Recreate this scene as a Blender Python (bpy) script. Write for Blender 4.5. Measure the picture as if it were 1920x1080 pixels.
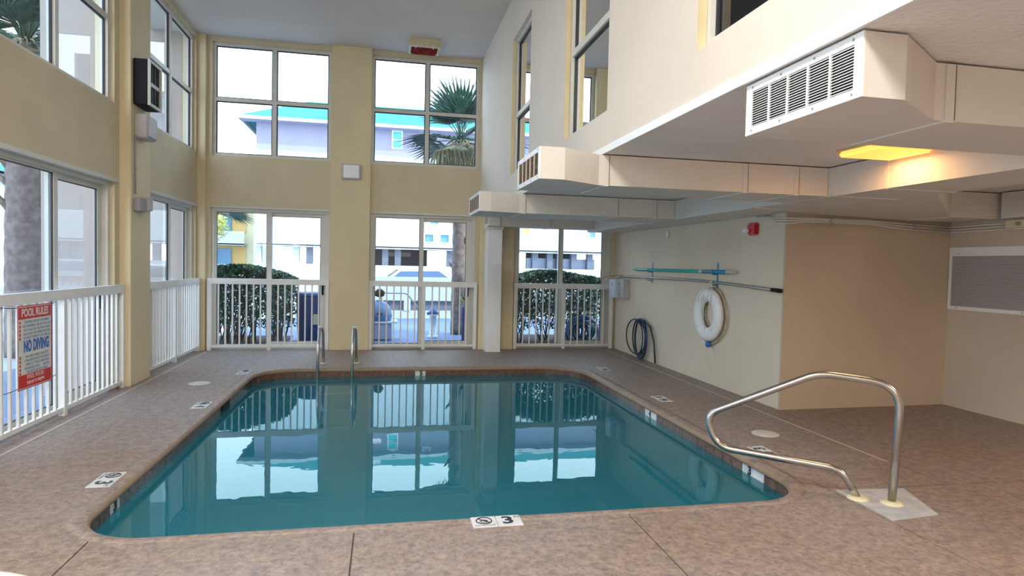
import bpy, bmesh, math, random
from mathutils import Vector, Matrix
random.seed(7)
for o in list(bpy.data.objects): bpy.data.objects.remove(o)
C = bpy.context.scene.collection
S = bpy.context.scene
PI = math.pi

# ------------------------------------------------------------------ camera, sky, sun, exposure
cam = bpy.data.cameras.new('camera'); co = bpy.data.objects.new('camera', cam); C.objects.link(co)
yaw, pitch, roll = .2015, .0365, .0221
F = Vector((math.sin(yaw)*math.cos(pitch), math.cos(yaw)*math.cos(pitch), -math.sin(pitch)))
R0 = Vector((math.cos(yaw), -math.sin(yaw), 0)); U0 = R0.cross(F)
R = R0*math.cos(roll)+U0*math.sin(roll); U = U0*math.cos(roll)-R0*math.sin(roll)
m = Matrix((R, U, -F)).transposed().to_4x4(); m.translation = (0, 0, 1.551)
co.matrix_world = m
cam.sensor_width = 36; cam.lens = 1180.26/1920*36; cam.clip_end = 400; cam.clip_start = .05
S.camera = co

SKY, SUN, EXPO = 2.3, 2.2, .95
w = bpy.data.worlds.new('sky'); S.world = w; w.use_nodes = True
nt = w.node_tree; nt.nodes.clear()
out = nt.nodes.new('ShaderNodeOutputWorld'); bg = nt.nodes.new('ShaderNodeBackground')
tc = nt.nodes.new('ShaderNodeTexCoord'); sp = nt.nodes.new('ShaderNodeSeparateXYZ'); cr = nt.nodes.new('ShaderNodeValToRGB')
nt.links.new(tc.outputs['Generated'], sp.inputs[0]); nt.links.new(sp.outputs['Z'], cr.inputs[0])
nt.links.new(cr.outputs[0], bg.inputs[0]); nt.links.new(bg.outputs[0], out.inputs[0])
e = cr.color_ramp.elements
e[0].position = 0; e[0].color = (.93, .96, 1, 1); e[1].position = 1; e[1].color = (.42, .66, 1, 1)
x = cr.color_ramp.elements.new(.35); x.color = (.74, .89, 1, 1)
bg.inputs[1].default_value = SKY
sl = bpy.data.lights.new('sun', 'SUN'); so = bpy.data.objects.new('sun', sl); C.objects.link(so)
sl.energy = SUN; sl.angle = .01; sl.color = (1, .93, .80)
so.rotation_euler = Vector((-.66, .42, -.62)).to_track_quat('-Z', 'Y').to_euler(); so.location = (12, -8, 14)

def area(name, loc, sx, sy, energy, col, rot=(0, 0, 0)):
    l = bpy.data.lights.new(name, 'AREA'); l.shape = 'RECTANGLE'; l.size = sx; l.size_y = sy
    l.energy = energy; l.color = col
    o = bpy.data.objects.new(name, l); C.objects.link(o); o.location = loc; o.rotation_euler = rot
    return o
# added fill lights, out of view, that brighten the hall (fixtures are built further down)
area('hall_fill_light', (-.6, .9, 5.10), 1.2, .5, 110, (1, .95, .88))
area('hall_fill_light', (-.6, -1.6, 5.10), 1.2, .5, 110, (1, .95, .88))
area('soffit_fill_light', (3.6, -.6, 2.38), .55, .3, 40, (1, .92, .82))
area('soffit_fill_light', (5.3, 2.6, 2.38), .55, .3, 14, (1, .74, .50))
vs = S.view_settings
vs.view_transform = 'Standard'; vs.look = 'None'; vs.gamma = 1; vs.use_curve_mapping = False; vs.exposure = EXPO

# ------------------------------------------------------------------ materials
MATS = {}
def mat(name, col, rough=.6, metal=0, var=0, scale=4, bump=0, bscale=60, col2=None, emit=None, es=0, spec=.5, coat=0):
    if name in MATS: return MATS[name]
    mt = bpy.data.materials.new(name); mt.use_nodes = True; n = mt.node_tree; b = n.nodes['Principled BSDF']
    b.inputs['Roughness'].default_value = rough; b.inputs['Metallic'].default_value = metal
    b.inputs['Specular IOR Level'].default_value = spec
    b.inputs['Base Color'].default_value = (*col, 1)
    b.inputs['Coat Weight'].default_value = coat
    g = n.nodes.new('ShaderNodeNewGeometry')
    if var or col2:
        no = n.nodes.new('ShaderNodeTexNoise'); no.inputs['Scale'].default_value = scale; no.inputs['Detail'].default_value = 5
        n.links.new(g.outputs['Position'], no.inputs['Vector'])
        r = n.nodes.new('ShaderNodeValToRGB'); n.links.new(no.outputs['Fac'], r.inputs[0])
        c2 = col2 or tuple(c*(1-var) for c in col); c1 = col if col2 else tuple(min(1, c*(1+var)) for c in col)
        r.color_ramp.elements[0].position = .35; r.color_ramp.elements[1].position = .65
        r.color_ramp.elements[0].color = (*c2, 1); r.color_ramp.elements[1].color = (*c1, 1)
        n.links.new(r.outputs[0], b.inputs['Base Color'])
    if bump:
        no = n.nodes.new('ShaderNodeTexNoise'); no.inputs['Scale'].default_value = bscale; no.inputs['Detail'].default_value = 4
        n.links.new(g.outputs['Position'], no.inputs['Vector'])
        bp = n.nodes.new('ShaderNodeBump'); bp.inputs['Strength'].default_value = bump; bp.inputs['Distance'].default_value = .01
        n.links.new(no.outputs['Fac'], bp.inputs['Height']); n.links.new(bp.outputs[0], b.inputs['Normal'])
    if emit:
        b.inputs['Emission Color'].default_value = (*emit, 1); b.inputs['Emission Strength'].default_value = es
    MATS[name] = mt; return mt

M = {}
M['cream'] = mat('cream_paint', (.66, .565, .39), .7, var=.05, scale=1.3, bump=.15, bscale=90)
M['pil'] = mat('pilaster_paint', (.72, .615, .40), .7, var=.05, scale=1.3, bump=.15, bscale=90)
M['cream_lit'] = mat('cream_paint_lit', (.74, .66, .57), .7, var=.03, scale=1.1, bump=.15, bscale=90)  # same paint as the cream walls, its window light mixed into the colour
M['right'] = mat('cream_paint_lit_right', (.72, .635, .515), .7, var=.05, scale=.9, bump=.12, bscale=80)  # cream wall paint again, made paler for the light this side catches
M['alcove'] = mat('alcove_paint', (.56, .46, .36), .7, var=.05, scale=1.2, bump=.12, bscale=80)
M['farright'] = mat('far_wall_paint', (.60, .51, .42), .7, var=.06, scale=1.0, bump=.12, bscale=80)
M['reveal'] = mat('reveal_paint', (.66, .56, .34), .6, var=.05)
M['ceil'] = mat('ceiling_paint', (.68, .62, .55), .8, var=.03, scale=1, bump=.4, bscale=45)
M['soffit'] = mat('soffit_texture', (.80, .785, .77), .8, var=.03, scale=2, bump=.9, bscale=38)
M['frame'] = mat('window_frame_white', (.66, .65, .60), .45, var=.03, scale=3)
M['rail'] = mat('rail_white', (.80, .80, .79), .35, var=.03, scale=5)
M['gasket'] = mat('black_gasket', (.015, .02, .03), .5)
M['duct'] = mat('duct_paint', (.72, .69, .645), .5, var=.03, scale=2, bump=.08, bscale=12)
M['white'] = mat('white_enamel', (.86, .88, .90), .35, var=.02)
M['dark'] = mat('dark_void', (.012, .012, .016), .9)
M['slat_w'] = mat('white_slat', (.80, .81, .82), .4)
M['rust'] = mat('rusty_slat', (.46, .28, .13), .7, var=.3, scale=25)
M['steel'] = mat('stainless_steel', (.52, .52, .53), .24, 1, var=.06, scale=14)
M['escut'] = mat('cream_plastic', (.72, .66, .44), .4)
M['pad'] = mat('grey_concrete_patch', (.45, .46, .49), .8, var=.12, scale=9, bump=.3, bscale=80)
M['tile'] = mat('brown_tile', (.15, .075, .055), .25, var=.3, scale=22, coat=.05)
M['grout'] = mat('white_grout', (.75, .74, .68), .7)
M['marker'] = mat('marker_tile_white', (.66, .68, .70), .3, var=.06, scale=12)
M['ink'] = mat('black_glaze', (.02, .025, .04), .4)
M['pooldeep'] = mat('pool_plaster', (.16, .60, .66), .7, var=.03, scale=1.5)
M['lid'] = mat('lid_plastic', (.62, .60, .55), .5, var=.06, scale=15)
M['red'] = mat('sign_red', (.58, .015, .015), .4)
M['signw'] = mat('sign_white', (.72, .71, .68), .5, var=.04, scale=20)
M['blue'] = mat('sign_blue', (.02, .14, .52), .4)
M['blueg'] = mat('sign_pale_blue', (.16, .30, .45), .5)
M['black'] = mat('black_plastic', (.012, .010, .014), .6, spec=.2)
M['boxg'] = mat('grey_plastic', (.50, .48, .50), .5, var=.05, scale=8)
M['conduit'] = mat('conduit_grey', (.33, .31, .32), .5)
M['teal'] = mat('teal_pole', (.02, .42, .46), .25, var=.05)
M['tealb'] = mat('blue_grip', (.03, .25, .48), .35)
M['alu'] = mat('dull_aluminium', (.36, .36, .36), .4, .6)
M['rope'] = mat('tan_rope', (.52, .42, .26), .9, var=.2, scale=60)
M['cord'] = mat('white_cord', (.78, .78, .76), .8)
M['hose'] = mat('dark_blue_hose', (.01, .025, .16), .35)
M['hoseg'] = mat('dark_green_hose', (.02, .055, .06), .4)
M['alarm'] = mat('alarm_red', (.55, .01, .015), .35)
M['lampcream'] = mat('cream_housing', (.62, .54, .34), .5, var=.08, scale=14)
M['lens'] = mat('rusty_red_lens', (.22, .018, .008), .9, var=.5, scale=16, spec=.05)
M['glow'] = mat('lamp_glow', (.9, .6, .3), .5, emit=(1, .36, .05), es=.95)
M['fill_glow'] = mat('fill_lamp_diffuser', (.9, .88, .8), .5, emit=(1, .9, .76), es=3)  # glowing face of the added fill lamps
M['pink'] = mat('outside_wall_peach', (.40, .34, .31), .8, var=.04, scale=2)
M['facade'] = mat('pale_stucco', (.30, .30, .41), .8, var=.03, scale=1)
M['facadew'] = mat('white_stucco', (.47, .53, .57), .8, var=.02, scale=1)
M['roof'] = mat('teal_metal_roof', (.065, .24, .25), .9, spec=.05, var=.05, scale=1)
M['winb'] = mat('far_window_glass', (.12, .30, .50), .15)
M['wint'] = mat('teal_window_glass', (.10, .62, .64), .15)
M['beige'] = mat('beige_stucco', (.80, .70, .45), .8, var=.05, scale=.6)
M['orange'] = mat('orange_stucco', (.80, .52, .20), .8)
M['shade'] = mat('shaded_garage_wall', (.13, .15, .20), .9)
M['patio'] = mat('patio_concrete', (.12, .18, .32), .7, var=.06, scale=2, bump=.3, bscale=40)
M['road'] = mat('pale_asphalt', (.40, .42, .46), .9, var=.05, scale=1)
M['mulch'] = mat('dark_mulch', (.05, .035, .035), .95, var=.4, scale=30, bump=.8, bscale=50)
M['leaf'] = mat('hedge_leaf', (.022, .10, .035), .45, col2=(.008, .035, .022), scale=9)
M['leafin'] = mat('hedge_core', (.006, .014, .012), .9)
M['twig'] = mat('twig_bark', (.12, .09, .06), .9)
M['palm'] = mat('palm_green', (.055, .13, .085), .5, col2=(.02, .06, .06), scale=6)
M['deadpalm'] = mat('dead_frond', (.24, .23, .15), .8, var=.25, scale=6)
M['bark'] = mat('palm_bark', (.19, .155, .15), .9, var=.3, scale=9, bump=1, bscale=25)
M['boot'] = mat('palm_boot', (.30, .23, .17), .9, var=.25, scale=12)
M['yellowleaf'] = mat('yellow_green_foliage', (.50, .55, .16), .7, var=.3, scale=4)  # yellow green leaf colour, varied at random
M['bin'] = mat('navy_plastic', (.012, .035, .13), .35)
M['binl'] = mat('label_tan', (.40, .40, .28), .6)
M['grill'] = mat('grill_blue_enamel', (.10, .20, .38), .3)
M['grillg'] = mat('grill_grey', (.30, .36, .50), .4)
M['hyd'] = mat('hydrant_white', (.62, .72, .85), .4)
M['hydb'] = mat('hydrant_blue', (.06, .16, .36), .4)
M['carw'] = mat('car_white', (.80, .84, .88), .25, coat=.6)
M['carb'] = mat('car_teal', (.03, .22, .33), .25, coat=.6)
M['hosed'] = mat('dark_teal_hose', (.008, .05, .10), .4)
M['carg'] = mat('car_window', (.05, .10, .20), .08)
M['tyre'] = mat('tyre', (.02, .02, .02), .8)
M['topt'] = mat('white_resin', (.70, .68, .60), .4)
M['channel'] = mat('deck_channel', (.52, .44, .37), .6)
M['spread'] = mat('sealant', (.78, .77, .72), .6)

def deck_material():
    mt = bpy.data.materials.new('stamped_deck'); mt.use_nodes = True; n = mt.node_tree; b = n.nodes['Principled BSDF']; L = n.links.new
    g = n.nodes.new('ShaderNodeNewGeometry')
    def noise(s, d, r=.5):
        t = n.nodes.new('ShaderNodeTexNoise'); t.inputs['Scale'].default_value = s; t.inputs['Detail'].default_value = d
        t.inputs['Roughness'].default_value = r; L(g.outputs['Position'], t.inputs['Vector']); return t
    big = noise(.7, 3); fine = noise(26, 6, .75)
    r1 = n.nodes.new('ShaderNodeValToRGB'); L(big.outputs['Fac'], r1.inputs[0])
    r1.color_ramp.elements[0].position = .38; r1.color_ramp.elements[0].color = (.32, .265, .25, 1)
    r1.color_ramp.elements[1].position = .62; r1.color_ramp.elements[1].color = (.31, .235, .195, 1)
    v = n.nodes.new('ShaderNodeTexVoronoi'); v.inputs['Scale'].default_value = 40; v.feature = 'F1'
    dn = noise(9, 3); mx = n.nodes.new('ShaderNodeMixRGB'); mx.blend_type = 'ADD'; mx.inputs[0].default_value = .3
    L(g.outputs['Position'], mx.inputs[1]); L(dn.outputs['Color'], mx.inputs[2]); L(mx.outputs[0], v.inputs['Vector'])
    r2 = n.nodes.new('ShaderNodeValToRGB'); L(fine.outputs['Fac'], r2.inputs[0])
    r2.color_ramp.elements[0].position = .36; r2.color_ramp.elements[0].color = (.62, .62, .66, 1)
    r2.color_ramp.elements[1].position = .56; r2.color_ramp.elements[1].color = (1.12, 1.1, 1.06, 1)
    mu = n.nodes.new('ShaderNodeMixRGB'); mu.blend_type = 'MULTIPLY'; mu.inputs[0].default_value = 1
    L(r1.outputs[0], mu.inputs[1]); L(r2.outputs[0], mu.inputs[2]); L(mu.outputs[0], b.inputs['Base Color'])
    mid = noise(11, 4, .65); r3 = n.nodes.new('ShaderNodeValToRGB'); L(mid.outputs['Fac'], r3.inputs[0])
    r3.color_ramp.elements[0].position = .33; r3.color_ramp.elements[0].color = (.74, .74, .78, 1); r3.color_ramp.elements[1].position = .6; r3.color_ramp.elements[1].color = (1.06, 1.05, 1.02, 1)
    m3 = n.nodes.new('ShaderNodeMixRGB'); m3.blend_type = 'MULTIPLY'; m3.inputs[0].default_value = 1; L(mu.outputs[0], m3.inputs[1]); L(r3.outputs[0], m3.inputs[2]); L(m3.outputs[0], b.inputs['Base Color'])
    ad = n.nodes.new('ShaderNodeMath'); ad.operation = 'ADD'; L(v.outputs['Distance'], ad.inputs[0]); L(fine.outputs['Fac'], ad.inputs[1])
    bp = n.nodes.new('ShaderNodeBump'); bp.inputs['Strength'].default_value = .28; bp.inputs['Distance'].default_value = .012
    L(ad.outputs[0], bp.inputs['Height']); L(bp.outputs[0], b.inputs['Normal'])
    b.inputs['Roughness'].default_value = .5; b.inputs['Specular IOR Level'].default_value = .5
    return mt
M['deck'] = deck_material()
M['joint'] = mat('deck_joint', (.13, .115, .105), .9)
M['coping'] = mat('coping_cement', (.30, .20, .135), .6, var=.08, scale=6, bump=.35, bscale=60)

def glass_material(name, tint, ior=1.45):
    mt = bpy.data.materials.new(name); mt.use_nodes = True; n = mt.node_tree; n.nodes.clear(); L = n.links.new
    o = n.nodes.new('ShaderNodeOutputMaterial'); mx = n.nodes.new('ShaderNodeMixShader'); t = n.nodes.new('ShaderNodeBsdfTransparent')
    g = n.nodes.new('ShaderNodeBsdfGlossy'); f = n.nodes.new('ShaderNodeFresnel'); f.inputs[0].default_value = ior
    t.inputs[0].default_value = (*tint, 1); g.inputs['Roughness'].default_value = 0; g.inputs[0].default_value = (1, 1, 1, 1)
    L(f.outputs[0], mx.inputs[0]); L(t.outputs[0], mx.inputs[1]); L(g.outputs[0], mx.inputs[2]); L(mx.outputs[0], o.inputs[0])
    return mt, n, g, f
M['glass'] = glass_material('window_glass', (.90, .95, .97))[0]
M['glassr'] = glass_material('dark_window_glass', (.35, .38, .42), 1.6)[0]
wm, wn, wg, wf = glass_material('pool_water', (.55, .86, .92), 1.40)
no = wn.nodes.new('ShaderNodeTexNoise'); no.inputs['Scale'].default_value = 3.5; no.inputs['Detail'].default_value = 2
gg = wn.nodes.new('ShaderNodeNewGeometry'); wn.links.new(gg.outputs['Position'], no.inputs['Vector'])
bp = wn.nodes.new('ShaderNodeBump'); bp.inputs['Strength'].default_value = .03; bp.inputs['Distance'].default_value = .02
wn.links.new(no.outputs['Fac'], bp.inputs['Height']); wn.links.new(bp.outputs[0], wg.inputs['Normal'])
wg.inputs[0].default_value = (.76, .96, 1, 1)
df = wn.nodes.new('ShaderNodeBsdfDiffuse'); df.inputs[0].default_value = (.03, .28, .385, 1)
mw = wn.nodes.new('ShaderNodeMixShader'); mw.inputs[0].default_value = .40; tb = [q for q in wn.nodes if q.type == 'BSDF_TRANSPARENT'][0]; mf = [q for q in wn.nodes if q.type == 'MIX_SHADER' and q != mw][0]
wn.links.new(tb.outputs[0], mw.inputs[1]); wn.links.new(df.outputs[0], mw.inputs[2]); wn.links.new(mw.outputs[0], mf.inputs[1])
M['water'] = wm

# ------------------------------------------------------------------ geometry helpers
class MB:
    def __init__(s): s.v = []; s.f = []; s.mi = []; s.cur = 0; s.sm = []
    def add(s, vs, fs, smooth=False):
        k = len(s.v); s.v += [tuple(v) for v in vs]
        for f in fs: s.f.append(tuple(i+k for i in f)); s.mi.append(s.cur); s.sm.append(smooth)
        return s
    def box(s, x0, y0, z0, x1, y1, z1):
        x0, x1 = sorted((x0, x1)); y0, y1 = sorted((y0, y1)); z0, z1 = sorted((z0, z1))
        return s.add([(x0,y0,z0),(x1,y0,z0),(x1,y1,z0),(x0,y1,z0),(x0,y0,z1),(x1,y0,z1),(x1,y1,z1),(x0,y1,z1)],
              [(0,3,2,1),(4,5,6,7),(0,1,5,4),(1,2,6,5),(2,3,7,6),(3,0,4,7)])
    def bbox(s, x0, y0, z0, x1, y1, z1, b=.008):
        """box with bevelled edges"""
        bm = bmesh.new(); bmesh.ops.create_cube(bm, size=1)
        for v in bm.verts: v.co = Vector(((x0+x1)/2+v.co.x*abs(x1-x0), (y0+y1)/2+v.co.y*abs(y1-y0), (z0+z1)/2+v.co.z*abs(z1-z0)))
        bmesh.ops.bevel(bm, geom=bm.edges[:], offset=b, segments=2, affect='EDGES')
        bm.verts.ensure_lookup_table(); s.add([v.co[:] for v in bm.verts], [[v.index for v in f.verts] for f in bm.faces]); bm.free(); return s
    def tube(s, path, r, n=10, closed=False, cap=True):
        P = [Vector(p) for p in path]; N = len(P); rings = []; up = None
        rs = r if isinstance(r, (list, tuple)) else [r]*N
        for i, p in enumerate(P):
            a = P[(i-1) % N] if (i > 0 or closed) else p; b = P[(i+1) % N] if (i < N-1 or closed) else p
            t = (b-a).normalized()
            if up is None: up = Vector((0, 0, 1)) if abs(t.z) < .9 else Vector((0, 1, 0))
            u = (up-t*up.dot(t)).normalized(); up = u; w_ = t.cross(u)
            rings.append([p+(u*math.cos(2*PI*k/n)+w_*math.sin(2*PI*k/n))*rs[i] for k in range(n)])
        vs = [v for r_ in rings for v in r_]; fs = []
        M_ = N if closed else N-1
        for i in range(M_):
            j = (i+1) % N
            for k in range(n): fs.append((i*n+k, i*n+(k+1) % n, j*n+(k+1) % n, j*n+k))
        s.add(vs, fs, True)
        if cap and not closed:
            k = len(s.v)-N*n
            s.f.append(tuple(range(k+n-1, k-1, -1))); s.mi.append(s.cur); s.sm.append(False)
            s.f.append(tuple(range(k+(N-1)*n, k+N*n))); s.mi.append(s.cur); s.sm.append(False)
        return s
    def lathe(s, prof, c, axis='z', n=24):
        vs = []; fs = []
        for (r, h) in prof:
            for k in range(n):
                a = 2*PI*k/n; p = (r*math.cos(a), r*math.sin(a), h)
                if axis == 'x': p = (p[2], p[0], p[1])
                if axis == 'y': p = (p[0], p[2], p[1])
                vs.append((c[0]+p[0], c[1]+p[1], c[2]+p[2]))
        for i in range(len(prof)-1):
            for k in range(n): fs.append((i*n+k, i*n+(k+1) % n, (i+1)*n+(k+1) % n, (i+1)*n+k))
        s.add(vs, fs, True)
        k = len(s.v)-len(vs)
        for q in ((tuple(range(k+n-1, k-1, -1))), tuple(range(k+(len(prof)-1)*n, k+len(prof)*n))):
            s.f.append(q); s.mi.append(s.cur); s.sm.append(False)
        return s
    def prism(s, poly, z0, z1):
        n = len(poly)
        return s.add([(x, y, z0) for x, y in poly]+[(x, y, z1) for x, y in poly],
                     [tuple(range(n-1, -1, -1)), tuple(range(n, 2*n))]+[(i, (i+1) % n, n+(i+1) % n, n+i) for i in range(n)])
    def build(s, name, m, parent=None, label=None, cat=None, group=None, kind=None):
        ms = m if isinstance(m, (list, tuple)) else [m]
        if parent is not None: org = Vector(root_of(parent).location)
        else:
            xs = [v[0] for v in s.v]; ys = [v[1] for v in s.v]; zs = [v[2] for v in s.v]
            org = Vector(((min(xs)+max(xs))/2, (min(ys)+max(ys))/2, min(zs)))
        me = bpy.data.meshes.new(name)
        me.from_pydata([(v[0]-org.x, v[1]-org.y, v[2]-org.z) for v in s.v], [], s.f)
        for q in ms: me.materials.append(M[q] if isinstance(q, str) else q)
        me.polygons.foreach_set('material_index', s.mi); me.polygons.foreach_set('use_smooth', s.sm)
        if not any(s.sm) or True:
            bm = bmesh.new(); bm.from_mesh(me); bmesh.ops.recalc_face_normals(bm, faces=bm.faces); bm.to_mesh(me); bm.free()
        o = bpy.data.objects.new(name, me); C.objects.link(o)
        if parent is not None: o.parent = parent
        else: o.location = org
        tag(o, label, cat, group, kind); return o
def root_of(o):
    while o.parent is not None: o = o.parent
    return o
def tag(o, label=None, cat=None, group=None, kind=None):
    if label: o['label'] = label
    if cat: o['category'] = cat
    if group: o['group'] = group
    if kind: o['kind'] = kind
    return o
def thing(name, loc, label=None, cat=None, group=None, kind=None):
    o = bpy.data.objects.new(name, None); C.objects.link(o); o.location = loc; o.empty_display_size = .1
    return tag(o, label, cat, group, kind)
def mesh_boolean(o, cutter):
    md = o.modifiers.new('cut', 'BOOLEAN'); md.object = cutter; md.operation = 'DIFFERENCE'; md.solver = 'EXACT'
    bpy.context.view_layer.update()
    dg = bpy.context.evaluated_depsgraph_get()
    me = bpy.data.meshes.new_from_object(o.evaluated_get(dg)); o.modifiers.clear(); o.data = me
def text_mb(body, size, fn, depth=.0015, spacing=1.0, xs=1.0, bold=.0):
    """fn maps local (x right, y up, z out) to world; returns an MB"""
    cu = bpy.data.curves.new('t', 'FONT'); cu.body = body; cu.size = size; cu.align_x = 'CENTER'; cu.align_y = 'CENTER'
    cu.extrude = depth; cu.space_character = spacing; cu.resolution_u = 3; cu.offset = bold*size
    o = bpy.data.objects.new('t', cu); C.objects.link(o); bpy.context.view_layer.update()
    me = bpy.data.meshes.new_from_object(o.evaluated_get(bpy.context.evaluated_depsgraph_get()))
    mb = MB(); mb.add([fn(v.co.x*xs, v.co.y, v.co.z) for v in me.vertices], [tuple(p.vertices) for p in me.polygons])
    bpy.data.objects.remove(o); bpy.data.curves.remove(cu); return mb
def bevel_path(pts, rad, seg=6):
    """round the inner corners of a 3-D polyline"""
    P = [Vector(p) for p in pts]; o = [P[0]]
    for i in range(1, len(P)-1):
        a, b, c = P[i-1], P[i], P[i+1]; r = rad[i-1] if isinstance(rad, (list, tuple)) else rad
        u = (a-b).normalized(); v = (c-b).normalized()
        p0 = b+u*r; p1 = b+v*r
        for k in range(seg+1):
            t = k/seg; o.append(p0*(1-t)**2+b*2*t*(1-t)+p1*t*t)
    o.append(P[-1]); return o

# ------------------------------------------------------------------ setting: walls
XL, XU, XR, XV = -3.06, 1.70, 4.35, 6.58
D = 11.42; ZC = 5.25; ZS = 2.45; Y0 = -3.2; TH = .20
def wall(name, mp, u0, u1, z0, z1, t, holes, m):
    us = sorted({u0, u1, *[h[0] for h in holes], *[h[1] for h in holes]}); zs = sorted({z0, z1, *[h[2] for h in holes], *[h[3] for h in holes]})
    nu, nz = len(us)-1, len(zs)-1
    def solid(i, j):
        if not (0 <= i < nu and 0 <= j < nz): return False
        cu, cz = (us[i]+us[i+1])/2, (zs[j]+zs[j+1])/2
        return not any(h[0] < cu < h[1] and h[2] < cz < h[3] for h in holes)
    mb = MB()
    for i in range(nu):
        for j in range(nz):
            if not solid(i, j): continue
            a, b, c, d = us[i], us[i+1], zs[j], zs[j+1]
            q = lambda *p: mb.add([mp(*x) for x in p], [(0, 1, 2, 3)])
            q((a,0,c),(b,0,c),(b,0,d),(a,0,d)); q((a,t,c),(a,t,d),(b,t,d),(b,t,c))
            if not solid(i-1, j): q((a,0,c),(a,0,d),(a,t,d),(a,t,c))
            if not solid(i+1, j): q((b,0,c),(b,t,c),(b,t,d),(b,0,d))
            if not solid(i, j-1): q((a,0,c),(a,t,c),(b,t,c),(b,0,c))
            if not solid(i, j+1): q((a,0,d),(b,0,d),(b,t,d),(a,t,d))
    return mb.build(name, m, kind='structure')
mpB = lambda u, d, z: (u, D+d, z)
mpL = lambda u, d, z: (XL-d, u, z)
mpU = lambda u, d, z: (XU+d, u, z)
DH = 2.42
backdoors = [(-2.87, -.94), (-.24, 1.63), (2.38, 4.26)]
backwins = [(-2.85, -.93, 3.28, 5.17), (-.25, 1.66, 3.28, 5.17)]
bays = [(5.45, 8.08), (9.2, 11.28), (1.9, 4.5), (-1.9, .9)]
wb = wall('wall_back', mpB, XL, XR, 0, ZC, TH, [(a, b, 0, DH) for a, b in backdoors]+[(a, b, c, d) for a, b, c, d in backwins]+[(1.9, XR+.01, 2.62, ZC+.01)], 'cream')
wl = wall('wall_left', mpL, Y0, D, 0, ZC, TH, [(a, b, 0, DH) for a, b in bays]+[(a, b, 3.31, 5.17) for a, b in bays], 'cream')
upw = [(7.50, 8.62, 2.80, 4.64), (4.75, 5.98, 2.77, 4.64), (2.1, 3.30, 2.77, 4.64), (-.6, .6, 2.77, 4.64)]
wu = wall('wall_upper_right', mpU, Y0, D, ZS, ZC, .15, upw, 'cream_lit')
wr = MB().box(XR, 6.262, 0, XR+.15, D+TH, ZS+.1).build('wall_right', 'right', kind='structure')
wa = MB().prism([(XR, 6.232), (XV+.2, 6.30), (XV+.2, 6.45), (XR+.0, 6.262)], 0, ZS+.1).build('wall_alcove', 'alcove', kind='structure')
wv = MB().box(XV, Y0, 0, XV+.2, 6.30, ZS+.1).build('wall_far_right', 'farright', kind='structure')
MB().box(XL-TH, Y0-.2, 0, XV+.2, Y0, ZC).build('wall_rear', 'cream', kind='structure')
MB().box(XL-TH-.5, Y0-.2, ZC, XU+.15, D+TH+.3, ZC+.35).build('ceiling', 'ceil', kind='structure')
MB().box(XU+.15, Y0-.2, ZS+.0, XV+.2, D+TH, ZS+.17).build('ceiling_lower', 'soffit', kind='structure')
MB().box(XU, Y0, ZS-.001, XU+.15, D, ZS+.0005).build('trim_soffit_underside', 'soffit', kind='structure')
MB().box(XU-.014, Y0, ZS-.004, XU, D-.1, ZS+.05).build('trim_soffit_edge', 'white', kind='structure')
# dark rooms of the floor above, behind the inner windows, and the building's mass
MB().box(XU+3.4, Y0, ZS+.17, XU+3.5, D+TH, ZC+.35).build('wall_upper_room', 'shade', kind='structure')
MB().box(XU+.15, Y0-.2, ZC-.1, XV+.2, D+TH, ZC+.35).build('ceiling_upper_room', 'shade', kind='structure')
MB().box(XU+.15, D, ZS+.17, XV+.2, D+TH, ZC-.1).build('wall_upper_room_back', 'cream', kind='structure')
MB().box(XU+.15, Y0-.2, ZS+.17, XV+.2, Y0, ZC-.1).build('wall_upper_room_front', 'cream', kind='structure')
# pilasters
def pilaster(p, *b):
    MB().bbox(*b, b=.006).build('pilaster', 'pil', p)
pilaster(wb, -.92, D-.10, 0, -.25, D+.02, ZC)
pilaster(wb, 1.70, D-.10, 0, 2.34, D+.02, ZS)
pilaster(wb, XL, D-.08, 0, -2.93, D+.02, ZC)
pilaster(wl, XL-.02, 8.22, 0, -2.94, 8.86, ZC)
pilaster(wl, XL-.02, 4.62, 0, -2.94, 5.30, ZC)
pilaster(wl, XL-.02, 1.05, 0, -2.94, 1.75, ZC)
# exterior fins between the bays
for n_, (a, b, l) in enumerate(((8.22, 9.12, .62), (D-.1, D+.3, .7), (4.6, 5.35, .62), (1.0, 1.8, .62))):
    MB().box(XL-TH-l, a, -.1, XL-TH, b, ZC).build('exterior_fin', 'pink', wl)

# ------------------------------------------------------------------ floor with pool opening
PX0, PX1, PY0, PY1 = -1.70, 2.95, 3.80, 9.42
def pool_outline(off=0, seg=10):
    """rounded rectangle, ccw; off > 0 grows it"""
    x0, x1, y0, y1 = PX0-off, PX1+off, PY0-off, PY1+off
    rad = {'nl': .42, 'nr': .42, 'fr': .62, 'fl': .55}
    o = []
    for (cx, cy, r, a0) in ((x1-(rad['nr']+off), y0+rad['nr']+off, rad['nr']+off, -90), (x1-(rad['fr']+off), y1-rad['fr']-off, rad['fr']+off, 0),
                            (x0+rad['fl']+off, y1-rad['fl']-off, rad['fl']+off, 90), (x0+rad['nl']+off, y0+rad['nl']+off, rad['nl']+off, 180)):
        for k in range(seg+1):
            a = math.radians(a0+90*k/seg); o.append((cx+r*math.cos(a), cy+r*math.sin(a)))
    return o
CW = .12
cut = MB().prism(pool_outline(CW-.004), -3, 1).build('cutter', 'deck')
fl = MB().box(XL-TH, Y0, -.16, XV+.2, D+TH, -.014).build('floor', 'joint', kind='structure')
mesh_boolean(fl, cut)
J = .009
xcols = [XL-TH, -1.55, -.145, 1.53, 3.13, XV+.2]
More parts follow.
